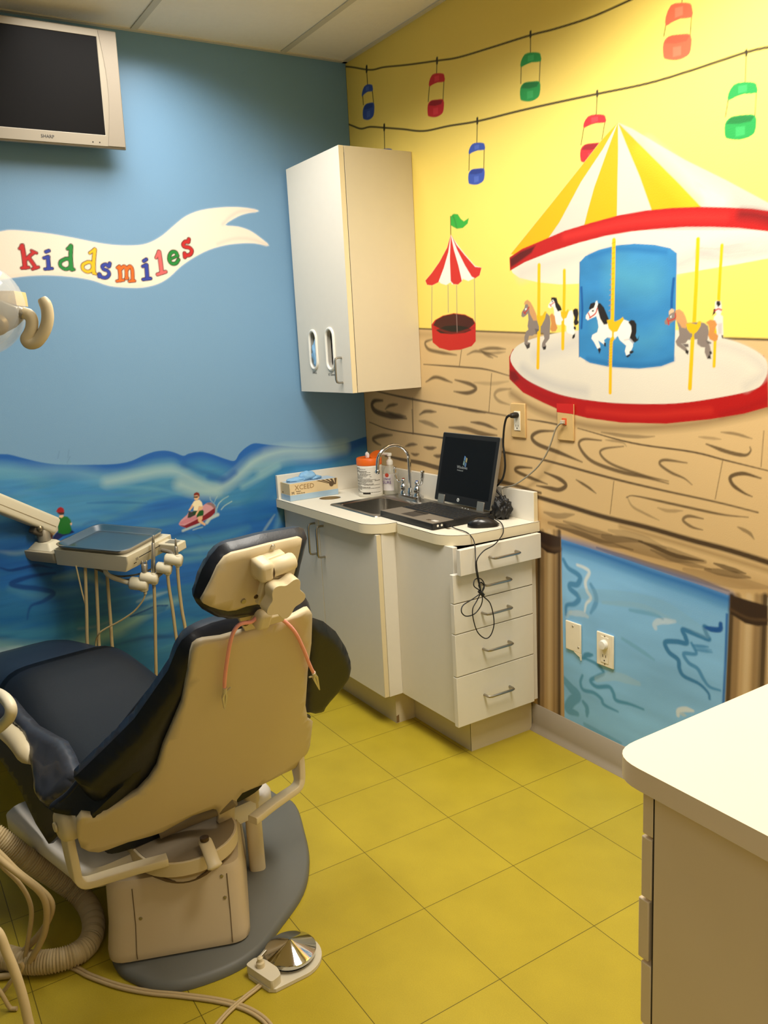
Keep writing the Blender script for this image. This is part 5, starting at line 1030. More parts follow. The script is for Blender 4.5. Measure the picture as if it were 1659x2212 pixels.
rw = [(668,1332), (698,1342), (725,1364), (746,1397), (757,1428), (752,1455), (739,1475), (705,1512), (694,1534), (672,1538), (655,1537), (648,1519), (650,1430), (655,1350)]
RW2 = [chp(u, v, (0, 1, SL), -.10+SL*.33+.14)[[0, 2]] for u, v in rw]
pad(RW2, lambda x, z: CH(x, -.10-SL*(z-.33)+.14, z), lambda x, z: nB, .05, .03, .014).build('side_wing', VINB, chair, smooth=80)
s = MB().tube([bk(*onshell(u, v)[[0, 2]], .012) for u, v in ((676,1340), (672,1384), (662,1445), (656,1519), (661,1550), (672,1556))], .006, 8); s.build('cushion_edge', VINB, chair, smooth=60)
# seat and leg rest
ys = [-.02, .02, .10, .25, .40, .55, .66, .74, .79, .84, .95, 1.10, 1.25, 1.36, 1.42, 1.44]
zc = [.385, .405, .412, .412, .425, .455, .487, .503, .506, .500, .470, .445, .420, .395, .370, .350]
hw = [.225, .238, .245, .25, .252, .25, .235, .225, .222, .22, .22, .225, .225, .215, .19, .12]
def seat_ring(i, shr=1):
    n = 34; out = []
    for k in range(n):
        q = 2*PI*k/n; c, sn = math.cos(q), math.sin(q); x = hw[i]*math.copysign(abs(c)**.5, c)*shr
        if sn >= 0: z = zc[i]-.075*(abs(c)**3.2) * (1 if ys[i] < .6 else 1.1)
        else: z = zc[i]-.05-.055*math.copysign(abs(sn)**.5, -sn)*-1*-1 if False else zc[i]-.075-.045*abs(sn)**.5
        out.append(CH(x, ys[i], z))
    return out
s = MB().loft([seat_ring(i) for i in range(0, 10)]); s.build('seat_cushion', VINS, chair, smooth=70)
s = MB().loft([seat_ring(i) for i in range(8, len(ys))]); s.build('leg_rest', mat('navy_vinyl_leg', (32, 42, 58), .5, bump=.06, bscale=300, var=.06, vscale=9), chair, smooth=70)
# hip bolster, its side skirt and the arm handle on the near side
bo = [(-30,1535), (-5,1515), (10,1500), (32,1512), (55,1540), (85,1572), (120,1592), (146,1606), (160,1630), (180,1676), (160,1703), (140,1722), (112,1741), (100,1733), (87,1712), (84,1690), (82,1665), (76,1636), (66,1600), (52,1577), (40,1568), (25,1563), (5,1575), (-30,1600)]
kB = np.array([-.78, -.05, .62]); kB /= np.linalg.norm(kB); c0 = np.array([-.262, .15, .425])
def bol(u, v): return chp(u, v, kB, kB @ c0)
edb = edge_dist(bo); gb = np.random.default_rng(3)
def bolmap(u, v):
    p = bol(u, v); d = min(1, edb(u, v)/26.); b = .030*math.sqrt(max(0, 1-(1-d)**2))
    b += .0045*d*math.sin(.20*u+.05*v)*math.sin(.035*v-.06*u+1)+.004*d*math.exp(-((v-1688)/10.)**2)*math.sin(.12*u)
    q = p+kB*b; return CH(*q)
s = sheet(bo, bolmap, 7); s.build('hip_bolster', mat('navy_vinyl_gloss_lit', (58, 60, 68), .34, bump=.08, bscale=300, coat=.25), chair, solid=.012, soff=0, smooth=80)  # bolster base colour lightened to stand in for gloss highlights
bp_ = spline([np.array(p) for p in ((25,1563), (40,1568), (52,1577), (66,1600), (76,1636), (82,1665), (84,1690), (87,1712), (100,1733), (112,1741))], 4)
MB().tube([CH(*(bol(*p)+kB*.006)) for p in bp_], .0045, 8).build('bolster_piping', VINB, chair, smooth=60)
sk = [(-60,1500), (0,1565), (30,1570), (62,1600), (80,1650), (90,1715), (112,1742), (140,1760), (132,1800), (110,1822), (100,1806), (82,1778), (46,1702), (8,1645), (-60,1560)]
s = sheet(sk, lambda u, v: CH(*chp(u, v, (1, 0, -.25), -.268-.25*.36)), 10); s.build('side_skirt', VINB, chair, solid=.012, soff=0, smooth=70)
hp = [CH(*chp(u, v, (1, 0, -.25), -.30-.25*.36)) for u, v in ((-20,1550), (12,1575), (36,1596), (56,1622), (68,1650))]
MB().tube(spline(hp, 5), [.020]+[.024]*4+[.028]*11+[.027, .024, .018, .010, .003], 16).build('arm_handle', SHP, chair, smooth=70)
# headrest
HS, hk = .34, None
k0 = -.492+HS*1.0
def hd(u, v, off=0): return chp(u, v, (0, 1, HS), k0+off)
nh = np.array([0, 1, HS])/math.hypot(1, HS); NH = CFw*nh[1]+np.array([0, 0, nh[2]])
ho = [(417,1288), (424,1263), (436,1230), (454,1201), (472,1180), (490,1171), (518,1165), (563,1153), (608,1145), (644,1139), (655,1141), (659,1150), (652,1176), (643,1218), (632,1262), (612,1300), (590,1314), (560,1322), (530,1328), (508,1332), (487,1333), (463,1330), (436,1315), (424,1302)]
off = .035
HO = [hd(u, v, off)[[0, 2]] for u, v in ho]
plc = lambda x, z: CH(x, k0+off-HS*z, z)
pad(HO, plc, lambda x, z: NH, .062, .030, .011).build('headrest_pad', VIN, chair, smooth=80)
pl = [(434,1295), (442,1281), (456,1254), (470,1223), (485,1203), (501,1194), (536,1186), (581,1174), (644,1160), (650,1162), (648,1176), (638,1220), (626,1262), (606,1292), (580,1298), (530,1308), (508,1316), (490,1318), (470,1314), (451,1308), (437,1301)]
s = sheet([hd(u, v, 0)[[0, 2]] for u, v in pl], lambda x, z: CH(x, k0-HS*z, z), .02); hpz = s.build('headrest_plate', SHL, chair, solid=.008, soff=0, smooth=40)
for u, v in ((586, 1179), (523, 1296)): MB().lathe([(.0055, 0), (.005, .002), (.001, .0022)], CH(*hd(u, v))-NH*.005, 14, axis=-NH).build('screw', NICK, hpz)
def hbox(u0, v0, w, h, d, off, name, rot=0, bev=.004, m=SHP, px=None):
    """block standing off the headrest plate: centre px, half sizes in metres"""
    c = CH(*hd(u0, v0, -off)); ax = CRt*math.cos(rot)+np.cross(NH, CRt)*math.sin(rot)*-1; az = np.cross(ax, NH)
    return MB().obox(c, ax, NH, az, (w, d, h)).build(name, m, chair, bevel=bev, seg=3)
hbox(578, 1218, .034, .020, .012, .012, 'hinge_base', rot=.12)
hg = hbox(567, 1229, .016, .021, .022, .034, 'hinge_block', rot=.15, bev=.010)
c = CH(*hd(592, 1228, -.038)); MB().lathe([(.014, 0), (.0175, .003), (.0175, .052), (.016, .056), (.001, .057)], c-CRt*.012, 24, axis=CRt*.985+np.array([0, 0, .12])).build('hinge_barrel', SHP, chair, smooth=50)
MB().lathe([(.0185, 0), (.0185, .003)], c-CRt*.013, 24, axis=CRt*.985+np.array([0, 0, .12])).build('barrel_gap', mat('bolt_brown', (84, 66, 44), .4, metal=.5), chair)
s = MB(); a1, a2 = [CH(*hd(u, v, -.032)) for u, v in ((563, 1243), (618, 1236))]; b1, b2 = [CH(*hd(u, v, -.020)) for u, v in ((549, 1300), (592, 1300))]
s.prism([a1, a2, b2, b1], -NH*.014); s.build('headrest_arm', SHP, chair, bevel=.003)
MB().lathe([(.005, 0), (.004, .0015), (.001, .002)], CH(*hd(553, 1289, -.036)), 12, axis=-NH).build('screw', MATS['bolt_brown'], chair)
ck = CH(*hd(603, 1281, -.052)); av = -NH; e1 = CRt; e2 = np.cross(av, e1)
kn = [(.0395+.0062*math.cos(5*a+.9))*np.array([math.cos(a), math.sin(a)]) for a in np.linspace(0, 2*PI, 73)[:-1]]
s = MB().prism([ck+e1*p[0]+e2*p[1] for p in kn], av*.026); s.build('adjusting_knob', SHP, chair, bevel=.004, seg=3, smooth=50)
MB().lathe([(.02, -.025), (.02, .002)], ck, 20, axis=av).build('knob_stem', SHP, chair)
br_ = [onshell(u, v) for u, v in ((513,1330), (586,1310), (612,1340), (528,1362))]
s = MB().prism([bk(p[0], p[2], -.004) for p in br_], nB*.02); s.build('headrest_bracket', SHP, chair, bevel=.002)
p = onshell(530, 1343); MB().lathe([(.008, 0), (.007, .002), (.001, .003)], bk(p[0], p[2], -.004), 14, axis=-nB).build('bracket_screw', MATS['bolt_brown'], chair)
p = onshell(556, 1322); c = bk(p[0], p[2], -.016); MB().obox(c, CRt, nB, np.cross(CRt, nB), (.016, .018, .022)).build('pivot_block', SHP, chair, bevel=.008, seg=3)
p = onshell(580, 1322); MB().obox(bk(p[0], p[2], -.012), CRt, nB, np.cross(CRt, nB), (.026, .014, .012)).build('pivot_tongue', SHP, chair, bevel=.003)
# bib clip lying over the shell
t = thing('bib_clip', bk(.05, .93, -.02), 'pink coiled bib cord with two metal clips hanging over the chair back', 'bib clip')
pa = [(475,1470), (476,1450), (480,1416), (487,1374), (496,1347), (510,1333), (534,1328)]; pb = [(586,1319), (606,1330), (628,1354), (645,1388), (658,1421), (667,1440)]
sp_ = lambda u, v, k=-.020: bk(*onshell(u, v)[[0, 2]], k)
mid = [sp_(555, 1316, -.012), sp_(572, 1313, -.014)]
L = spline([sp_(*p) for p in pa]+mid+[sp_(*p) for p in pb], 10); s = MB()
s.tube(L, [.0039+.0003*(k % 2) for k in range(len(L))], 10); s.build('cord', mat('pink_cord', (250, 168, 156), .45), t, smooth=60)
for (u, v), (u2, v2), sd in (((475,1472), (473,1513), 1), ((667,1440), (678,1474), -1)):
    a, b = sp_(u, v, -.022), sp_(u2, v2, -.024); d = b-a; Ln = np.linalg.norm(d); d /= Ln; w = np.cross(d, nB)
    s = MB(); s.tube([a-d*.004, a+d*.012], .005, 10)
    for sg in (-1, 1):
        q = [a+d*.010+w*sg*.003, a+d*.026+w*sg*.0065, b+w*sg*.001, b-w*sg*.0005, a+d*.024+w*sg*.001, a+d*.012]
        s.prism([p-nB*.003 for p in q], nB*.006)
    s.tube([a+d*.012+w*sd*.004, a+d*.004+w*sd*.014], .0022, 8); s.build('alligator_clip', mat('clip_metal', (206, 196, 172), .35, metal=.35), t, smooth=30)
# ------------------------------------------------------------------ delivery unit with tray over the chair
nT = np.array([.09, -.09, 1.]); pT = np.array([.6, -1.35, .76]); nTu = nT/np.linalg.norm(nT)
tp = lambda u, v, up=0.0: on_plane(u, v, pT+np.array([0, 0, up]), nT)
A_, B_, C_, D_ = tp(116, 1179), tp(205, 1129), tp(348, 1143), tp(280, 1192)
cT = (A_+B_+C_+D_)/4; eX = (D_-A_)/2+(C_-B_)/2; eX /= np.linalg.norm(eX); eY = np.cross(nTu, eX)
hx, hy_ = .168, .121
TT = lambda x, y, z=0: cT+eX*x+eY*y+nTu*z
t = thing('instrument_tray', TT(0, 0, -.015), 'empty shallow steel instrument tray on the delivery unit', 'tray')
s = MB()
def rr(ix, r, z): return [TT(p[0], p[1], z) for p in rounded([(-hx+ix, -hy_+ix), (hx-ix, -hy_+ix), (hx-ix, hy_-ix), (-hx+ix, hy_-ix)], r, 7)]
rings = [rr(.012, .035, -.018), rr(.002, .042, -.004), rr(0, .042, 0), rr(.004, .040, .002), rr(.010, .036, 0), rr(.026, .028, -.0145), rr(.034, .022, -.0155)]
s.loft(rings, cap=False); s.add(rings[-1], [tuple(range(len(rings[-1])))]); s.add(rings[0], [tuple(range(len(rings[0])))])
s.build('pan', mat('tray_steel', (176, 172, 168), .22, metal=1, var=.03, vscale=12), t, smooth=50)
UC = mat('unit_cream', (214, 204, 176), .42, var=.02); HOSE = mat('hose_beige', (178, 158, 114), .5); GREYM = mat('unit_grey', (150, 142, 124), .4, metal=.4)
u = thing('delivery_unit', TT(0, 0, -.02), 'cream dental delivery unit on a jointed arm in front of the sea mural', 'delivery unit')
o = rounded([(-hx-.002, -hy_+.004), (hx-.012, -hy_+.004), (hx+.004, hy_-.004), (-hx-.002, hy_-.004)], .006, 3)
body = MB().loft([[TT(p[0], p[1], -.080) for p in o][:], [TT(p[0]+(.018 if p[0] > 0 else 0), p[1], -.045) for p in o], [TT(p[0]+(.018 if p[0] > 0 else 0), p[1], -.019) for p in o]]).build('body', UC, u, bevel=.002)
for y0, y1, z in ((-.075, .09, -.036), (-.106, -.092, -.048)): MB().obox(TT(hx+.0235, (y0+y1)/2, z), eX, eY, nTu, (.0006, (y1-y0)/2, .0013)).build('slit', DARKV, body)
MB().obox(TT(hx+.0225, -.085, -.038), eX, eY, nTu, (.0008, .006, .005)).build('icon_panel', GREYM, body)
c0_, c1_ = TT(hx+.02, .03, -.045), TT(hx+.085, .085, -.05)
s = MB().obox((TT(hx+.055, hy_-.05, -.045)), eX, eY, nTu, (.045, .028, .016)); tb_ = s.build('touch_pad', UC, u, bevel=.004)
MB().obox(TT(hx+.062, hy_-.05, -.0285), eX, eY, nTu, (.024, .016, .0006)).build('key_panel', GREYM, tb_)
# mounting bracket, post and arm on the left
MB().loft([[TT(p[0], p[1], z) for p in rounded([(-hx-.168+i, -.117+i*.4), (-hx+.002, -.117+i*.4), (-hx+.002, -.007-i*.4), (-hx-.168+i, -.007-i*.4)], .02, 4)] for z, i in ((-.080, .02), (-.062, 0), (-.036, 0))]).build('bracket', mat('unit_taupe', (176, 164, 138), .42), u, bevel=.002)
MB().loft([[TT(p[0], p[1], z) for p in rounded([(-hx-.150+i, -.107+i), (-hx-.03-i*1.2, -.107+i), (-hx-.03-i*1.2, -.017-i), (-hx-.150+i, -.017-i)], .01, 3)] for z, i in ((-.036, 0), (-.012, .022))]).build('riser', UC, u, bevel=.002)
pc = TT(-hx-.098, -.062, -.012); up = np.array([0, 0, 1.])
MB().lathe([(.024, 0), (.024, .048), (.02, .052)], pc, 24, axis=up).build('swivel_post', GREYM, u, smooth=50)
MB().sphere(pc+up*.060+eX*.018-eY*.030, .013, 14).build('tension_knob', mat('knob_metal', (150, 138, 112), .3, metal=.8), u, smooth=80)
e0 = pc+up*.075; dirn = onx(-70, 1062, pc[0]+.12)-e0; dirn /= np.linalg.norm(dirn)
sdw = np.cross(dirn, up); sdw /= np.linalg.norm(sdw); upn = np.cross(sdw, dirn); e1_ = e0-dirn*.055
arm = MB().loft([[e1_+dirn*l+sdw*p[0]*k+upn*p[1]*k for p in rounded([(-.030, -.030), (.030, -.030), (.030, .034), (-.030, .034)], .012, 4)] for l, k in ((0, .9), (.01, 1), (.55, 1.05), (.56, 1))]).build('support_arm', UC, u, smooth=40)
MB().obox(e1_+dirn*.28-upn*.004, dirn, sdw, upn, (.27, .0312, .0012)).build('arm_seam', mat('seam_taupe', (140, 124, 92), .6), arm)
MB().obox(e0-up*.03+dirn*.01, dirn, sdw, upn, (.035, .018, .03)).build('arm_joint', mat('joint_dark', (80, 72, 58), .5), u, bevel=.006)
pz = e1_+dirn*.56; q = np.array([max(pz[0], .07), pz[1], pz[2]])
s = MB().tube(spline([pz-dirn*.03, pz+np.array([-.03, -.12, -.02]), pz+np.array([-.05, -.25, -.3]), (max(.12, pz[0]-.05), pz[1]-.28, .30), (max(.12, pz[0]-.05), pz[1]-.28, .001)], 6), .03, 16); s.build('floor_post', UC, u, smooth=60)
# instrument holders
nf = np.array([CF[0], CF[1], 0])/np.hypot(CF[0], CF[1]); pH = TT(hx+.085, 0, -.06)
hp_ = lambda u_, v_, back=0.0: on_plane(u_, v_, pH+nf*back, nf)
def cyl(a, b, r, name, m, par, seg=18, r2=None): a = np.array(a); b = np.array(b); L_ = np.linalg.norm(b-a); k = r*.25; r2 = r2 or r; return MB().lathe([(r-k, 0), (r, k), (r2, L_-k), (r2-k, L_)], a, seg, axis=b-a).build(name, m, par, smooth=50)
rail = [hp_(206, 1222, .03), hp_(226, 1229, .02), hp_(229, 1237, .01), hp_(240, 1246), hp_(262, 1254), hp_(290, 1263)]
MB().tube(spline(rail, 5), .0085, 14).build('front_rail', UC, u, smooth=60)
MB().tube(spline([hp_(322, 1258), hp_(345, 1240), hp_(372, 1216), hp_(372, 1196, .02), hp_(350, 1188, .05)], 5), .008, 12).build('holder_bar', mat('bar_grey', (120, 112, 96), .4), u, smooth=60)
for (xa, xb, yc, hh) in ((280, 320, 1261, 14), (303, 342, 1248, 12), (338, 371, 1227, 12), (356, 394, 1209, 12)):
    r = hh*3.35/1795; h = cyl(hp_(xa, yc-2), hp_(xb, yc+2), r*.92, 'holder', UC, u)
    cyl(hp_(xb-9, yc-hh+1), hp_(xb-9, yc+hh+2), r*.62, 'holder_cup', UC, h)
for k, pts in enumerate(([(205,1228), (235,1240), (262,1245), (300,1240), (330,1228)], [(215,1230), (250,1250), (280,1252), (315,1245)])): MB().tube(spline([hp_(a, b, .02) for a, b in pts], 6), .0035, 8).build('air_tube', mat('tube_grey', (96, 92, 80), .5), u, smooth=60)
# handpieces with their hoses: each hose leaves the underside of the unit, sags behind the seat and comes back
def hand(label, name, body, hose, r=.0062):
    t = thing(name, hp_(*hose[0]), label, 'dental handpiece')
    for nm, a, b, r0, r1, m in body: cyl(hp_(*a), hp_(*b), r0, nm, m, t, 16, r1)
    MB().tube(spline([hp_(*p) if len(p) == 2 else hp_(p[0], p[1], p[2]) for p in hose], 8), r, 10).build('hose', HOSE, t, smooth=60); return t
CHM = mat('handpiece_steel', (176, 170, 156), .32, metal=.75)
hand('chrome air and water syringe in the lowest holder with a thin looping line', 'syringe', [('grip', (312, 1254), (312, 1218), .009, .012, CHM), ('button', (308, 1220), (307, 1211), .005, .004, CHM), ('tip', (315, 1220), (317, 1211), .004, .003, CHM), ('tail', (314, 1272), (314, 1284), .007, .006, UC)],
     [(314, 1282), (311, 1292), (304, 1304), (289, 1321), (268, 1336), (249, 1347), (228, 1358), (214, 1369), (207, 1390, .02), (210, 1440, .02), (220, 1500, .03), (200, 1520, .03), (190, 1440, .03), (188, 1330, .03), (176, 1275, .03), (164, 1222, .03)], .0031)
hand('tall thin chrome handpiece upright in the second holder', 'handpiece', [('shaft', (331, 1238), (331, 1172), .0085, .0065, CHM), ('head', (331, 1172), (331, 1156), .0055, .0035, CHM), ('black_ring', (331, 1245), (331, 1237), .0098, .0098, BLK), ('connector', (332, 1258), (333, 1272), .007, .006, GREYM)],
     [(333, 1268), (335, 1330), (336, 1400), (337, 1451), (336, 1510, .01), (320, 1560, .02), (260, 1570, .03), (205, 1530, .03), (190, 1410, .03), (187, 1320, .03), (184, 1225, .03)])
hand('hose stub without instrument in the third holder', 'handpiece', [('stub', (360, 1222), (361, 1210), .0075, .006, mat('stub_tan', (170, 152, 122), .5)), ('connector', (362, 1238), (363, 1246), .0075, .0065, UC)],
     [(362, 1242), (366, 1275), (373, 1318), (379, 1365), (385, 1409), (388, 1470, .01), (370, 1540, .02), (300, 1560, .03), (235, 1520, .03), (216, 1415, .03), (211, 1320, .03), (207, 1228, .03)])
hand('short chrome handpiece in the topmost holder nearest the wall', 'handpiece', [('shaft', (381, 1202), (380, 1180), .0085, .006, CHM), ('head', (380, 1180), (379, 1163), .0045, .003, CHM), ('connector', (383, 1220), (384, 1230), .0075, .0065, UC)],
     [(383, 1224), (387, 1270), (393, 1318), (399, 1350), (404, 1385), (408, 1460, .01), (395, 1530, .02), (330, 1555, .03), (262, 1520, .03), (245, 1422, .03), (238, 1330, .03), (231, 1240, .03)])
# ------------------------------------------------------------------ operating lamp at the left edge
pL = np.array([1.72, -1.72, 1.75]); lp = lambda u_, v_, back=0.0: on_plane(u_, v_, pL+nf*back, nf)
rt = np.cross(nf, up); t = thing('operating_lamp', lp(-40, 660), 'dental lamp with clear shield and S shaped handle at the left edge', 'lamp')
cl = lp(-52, 668); RL = np.linalg.norm(lp(48, 668)-cl)
ax = nf*.25+rt*.72+up*.30; ax /= np.linalg.norm(ax)
s = MB()
prof = [(RL*1.02*math.sin(a), RL*.95*math.cos(a)) for a in np.linspace(.02, 1.75, 16)]
s.lathe(list(reversed(prof)), cl, 40, axis=rt*.55-up*.25-nf*.6); 
SHD = bpy.data.materials.new('clear_shield'); SHD.use_nodes = True; b_ = SHD.node_tree.nodes['Principled BSDF']; b_.inputs['Base Color'].default_value = (.9, .9, .88, 1); b_.inputs['Alpha'].default_value = .30; b_.inputs['Roughness'].default_value = .08; b_.inputs['Specular IOR Level'].default_value = .8
s.build('shield', SHD, t, smooth=60)
s = MB().prism([lp(u_, v_, .01) for u_, v_ in ((-60, 630), (6, 628), (30, 628), (33, 640), (36, 660), (-10, 648), (-60, 630+6))], nf*.05); s.build('reflector_housing', mat('lamp_tan', (216, 186, 132), .45), t, bevel=.004)
s = MB().prism([lp(u_, v_, -.005) for u_, v_ in ((-60, 632), (-2, 648), (36, 664), (40, 676), (10, 706), (-10, 716), (-60, 720))], nf*.05); s.build('reflector_back', mat('lamp_grey', (140, 134, 116), .4, metal=.5, var=.15, vscale=30), t, bevel=.004)
MB().lathe([(.016, 0), (.018, .006), (.012, .012)], lp(0, 702, -.008), 20, axis=-nf).build('lens_cap', mat('lamp_brass', (134, 108, 56), .4, metal=.5), t)
MB().tube([lp(38, 673), lp(52, 680)], [.010, .009], 14).build('handle_joint', GREYM, t)
S_ = spline([lp(u_, v_) for u_, v_ in ((50, 676), (60, 679), (68, 688), (69, 704), (64, 720), (57, 733), (64, 741), (79, 738), (92, 722), (100, 704), (103, 684), (100, 662), (90, 644))], 6)
MB().tube(S_, [.008]*6+[.0085]*(len(S_)-14)+[.0085]*4+[.008, .0075, .007, .0055], 12, flat=1.3).build('handle', mat('handle_cream', (206, 190, 156), .42), t, smooth=60)
MB().tube(spline([cl-rt*.03, cl-rt*.25+up*.05, cl-rt*.32+up*.3, (cl-rt*.32)*[1, 1, 0]+up*(CZ-.002)], 6), .018, 14).build('ceiling_arm', UC, t, smooth=60)
# ------------------------------------------------------------------ on the floor: foot control, hoses, tubing
TB = mat('tubing_beige', (190, 166, 122), .5, var=.04); TB2 = mat('tubing_pale', (206, 184, 142), .5)
fc = onz(628, 2058, .02); fd = onz(568, 2105, .02)-fc; fd /= np.linalg.norm(fd); fw = np.array([-fd[1], fd[0], 0])
t = thing('foot_control', (fc[0], fc[1], 0), 'chrome domed foot pedal on a white base plate beside the chair', 'foot pedal')
R0 = .066
bo_ = [fc+R0*1.13*(fd*math.cos(a)+fw*math.sin(a)) for a in np.linspace(PI*.38, PI*1.62, 26)]+[fc+fd*.094-fw*.050, fc+fd*.104-fw*.036, fc+fd*.104+fw*.036, fc+fd*.094+fw*.050]
zz_ = lambda L, z: [np.array([p[0], p[1], z]) for p in L]
MB().prism(zz_(bo_, .0008), (0, 0, .010)).build('base_plate', mat('pedal_white', (216, 206, 182), .45), t, bevel=.003)
MB().lathe([(R0*.93, .0), (R0*.95, .010), (R0*.9, .012), (R0*.2, .030), (.004, .0345), (.001, .035)], (fc[0], fc[1], .022), 48).build('dome', mat('pedal_chrome', (200, 200, 198), .07, metal=1), t, smooth=25)
MB().lathe([(R0*.8, .010), (R0*.8, .023)], (fc[0], fc[1], 0), 32).build('skirt', BLK, t)
cb = fc+fd*.084; s = MB().prism(zz_(rounded([cb+fw*.046+fd*.018, cb-fw*.046+fd*.018, cb-fw*.046-fd*.012, cb-fw*.022-fd*.022, cb+fw*.022-fd*.022, cb+fw*.046-fd*.012], .008, 3), .0106), (0, 0, .022)); s.build('valve_block', mat('pedal_white', (216, 206, 182), .45), t, bevel=.003)
MB().lathe([(.010, .03), (.010, .044), (.007, .048), (.007, .056), (.003, .06)], (cb-fw*.012)*[1, 1, 0], 16).build('toggle_valve', SHP, t); MB().tube([(cb-fw*.012)*[1, 1, 0]+up*.056, (cb-fw*.012)*[1, 1, 0]+up*.062-fd*.02], .003, 8).build('toggle_lever', NICK, t)
def cords(pts, z, off, r, n=8):
    P = spline([onz(u_, v_, z) for u_, v_ in pts], n); out = []
    for k in off:
        Q = []
        for i, p in enumerate(P):
            d = P[min(i+1, len(P)-1)]-P[max(i-1, 0)]; d /= np.linalg.norm(d)+1e-9; Q.append(p+np.array([-d[1], d[0], 0])*k)
        out.append(Q)
    return out
s = MB()
for Q in cords([(572, 2120), (550, 2138), (527, 2156), (495, 2184), (470, 2212), (450, 2240)], .006, (-.0032, .0032), .0033): Q[0] = Q[0]+up*.012; s.tube(Q, .0034, 8)
s.build('cable', TB, t, smooth=60)
s = MB()
for Q in cords([(150, 2086), (170, 2095), (197, 2109), (257, 2130), (321, 2143), (389, 2150), (458, 2159), (504, 2169), (541, 2183), (573, 2205), (600, 2240)], .0045, (-.0042, .0042), .004): s.tube(Q, .0042, 8)
tag(s.build('floor_tubing', TB, loc=onz(389, 2150, 0), smooth=60), 'pair of beige cords crossing the yellow floor behind the chair', 'cord')
# corrugated suction hose
ph = [(-120, 1745, .36), (-60, 1775, .31), (-5, 1808, .26), (26, 1831, .225), (65, 1860, .18), (116, 1893, .12), (155, 1920, .075), (186, 1950, .045), (201, 1986, .032), (198, 2024, .030), (175, 2054, .030), (129, 2073, .030), (78, 2079, .030), (36, 2074, .030), (-30, 2050, .030), (-120, 1990, .030)]
P = spline([onz(*p) for p in ph], 14); L = np.concatenate([[0], np.cumsum([np.linalg.norm(P[i+1]-P[i]) for i in range(len(P)-1)])]); n = int(L[-1]/.0017); Lq = np.linspace(0, L[-1], n)
Pq = np.stack([np.interp(Lq, L, [p[k] for p in P]) for k in range(3)], 1)
MBh = MB().tube(list(Pq), [.0265+.0022*math.sin(2*PI*l/.0064) for l in Lq], 22)
tag(MBh.build('suction_hose', mat('corrugated_beige', (190, 170, 130), .5, var=.05), loc=onz(199, 2023, 0), smooth=80), 'fat corrugated beige suction hose curving over the floor beside the chair', 'hose')
# thin tubes hanging at the left edge
pb_ = onz(90, 2112, 0.0); 
def tubeset(name, pts, r, label, back=0.0, m=TB, ends=()):
    Q = [on_plane(u_, v_, pb_+nf*back, nf) for u_, v_ in pts]
    for q in Q: q[2] = max(q[2], r+.0005)
    s = MB().tube(spline(Q, 8), r, 10); o = s.build(name, m, loc=(Q[len(Q)//2]*[1, 1, 0]), smooth=60); return tag(o, label, 'tube', 'suction tubes hanging beside the chair')
tubeset('suction_tube', [(-60, 1790), (0, 1866), (39, 1905), (60, 1938), (68, 1972), (62, 2023), (49, 2078), (20, 2110), (-60, 2150)], .0056, 'thinnest beige tube, innermost in the hanging bundle at lower left', .01)
tubeset('suction_tube', [(-60, 1790), (0, 1845), (39, 1884), (82, 1917), (108, 1944), (110, 1972), (90, 2012), (52, 2054), (15, 2096), (-60, 2160)], .0082, 'thick beige tube bulging furthest right in the bundle at lower left', .03)
tubeset('suction_tube', [(-60, 1800), (0, 1856), (50, 1896), (88, 1930), (101, 1966), (96, 2015), (75, 2059), (46, 2098), (0, 2140), (-60, 2190)], .0078, 'beige tube just inside the widest one of the lower left bundle', .0)
tubeset('suction_tube', [(-60, 2020), (-10, 2010), (14, 2056), (34, 2105), (48, 2150), (58, 2192), (66, 2240), (60, 2330)], .0098, 'pale thick tube in front of the bundle, running down the lower left corner', -.28, TB2)
tubeset('suction_tube', [(-40, 2090), (0, 2142), (20, 2175), (36, 2210), (50, 2260)], .005, 'thin tube crossing behind the pale thick tube in the lower left corner', -.1)
tubeset('suction_tube', [(-50, 2190), (0, 2148), (25, 2118), (48, 2092), (44, 2078)], .005, 'short tube slanting up to the right below the bundle at lower left', -.05)
lo_ = [CH(*chp(u_, v_, (1, 0, 0), -.40)) for u_, v_ in ((-120, 1490), (-60, 1488), (-20, 1494), (4, 1503), (18, 1517), (24, 1532), (21, 1548), (10, 1561), (-6, 1574), (-40, 1590), (-110, 1640))]
tag(MB().tube(spline(lo_, 6), .0125, 14).build('assistant_arm', mat('arm_cream', (230, 218, 190), .4), loc=lo_[3], smooth=60), 'cream looped tube handle at the left edge above the hip bolster', 'handle')
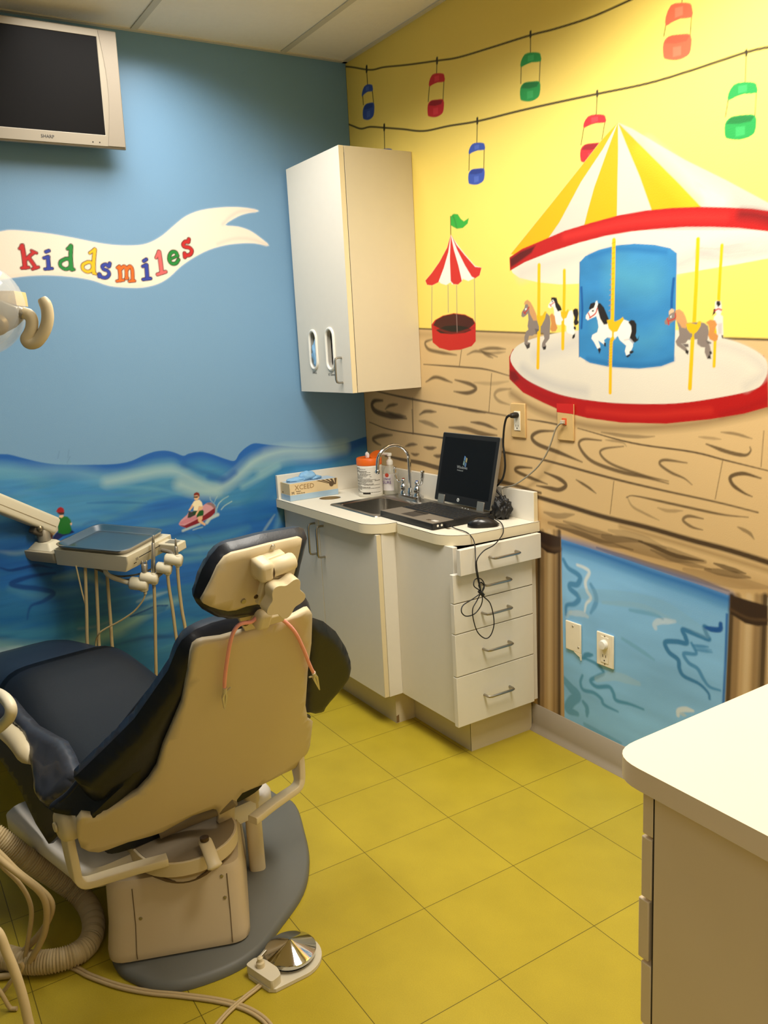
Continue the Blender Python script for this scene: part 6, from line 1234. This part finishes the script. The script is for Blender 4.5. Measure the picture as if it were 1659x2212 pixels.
# ------------------------------------------------------------------ light: ceiling troffers and an added fill lamp behind the camera
# photometric curve of a parabolic louvre troffer: strong at 55-65 degrees from straight down, cut off above
CURVE = [(0, 1.08), (10, 1.08), (20, 1.09), (30, 1.10), (40, 1.14), (48, 1.2), (54, 1.27), (59, 1.32), (62, 1.3), (65, 1.1), (68, .74), (71, .37), (74, .14), (77, .04), (80, .012), (85, 0), (90, 0), (180, 0)]
txt = bpy.data.texts.new('louvre_troffer_curve')
txt.from_string('\n'.join(['IESNA:LM-63-2002', 'TILT=NONE', '1 1000 1 %d 1 1 2 0.6 1.2 0' % len(CURVE), '1 1 40', ' '.join('%g' % a for a, _ in CURVE), '0', ' '.join('%g' % (14.15*b) for _, b in CURVE), '']))
def area(name, loc, size, energy, col, louvre=True, spread=180):
    l = bpy.data.lights.new(name, 'AREA'); l.shape = 'RECTANGLE'; l.size, l.size_y = size; l.energy = energy; l.color = col; l.spread = math.radians(spread)
    if louvre:
        l.use_nodes = True; nt = l.node_tree; e = nt.nodes['Emission']; n = nt.nodes.new('ShaderNodeTexIES'); n.mode = 'INTERNAL'; n.ies = txt
        nt.links.new(n.outputs['Fac'], e.inputs['Strength'])
    o = bpy.data.objects.new(name, l); COL.objects.link(o); o.location = loc; return o
K = 1.0
area('ceiling_troffer_light', (.80, -1.06, CZ-.012), (1.16, .55), 22*K, (1, .97, .92))
area('ceiling_troffer_light', (2.25, -.76, CZ-.012), (1.16, .55), 42*K, (1, .95, .85))
area('added_fill_light', (4.0, -3.0, CZ-.012), (.55, 1.16), 12.5, (1, .95, .88), False, 170)  # unseen fill added to lift the chair shell and counter side
w = bpy.data.worlds.new('world'); SC.world = w; w.use_nodes = True
w.node_tree.nodes['Background'].inputs[0].default_value = (1, .9, .75, 1); w.node_tree.nodes['Background'].inputs[1].default_value = .0
vs = SC.view_settings; vs.view_transform = 'Standard'; vs.look = 'None'; vs.gamma = 1; vs.use_curve_mapping = False; vs.exposure = 0.0
SC.display_settings.display_device = 'sRGB'
SC.cycles.max_bounces = 7; SC.cycles.diffuse_bounces = 5; SC.cycles.glossy_bounces = 3; SC.cycles.transparent_max_bounces = 8; SC.cycles.use_adaptive_sampling = True; SC.cycles.adaptive_threshold = .025; SC.cycles.use_denoising = True
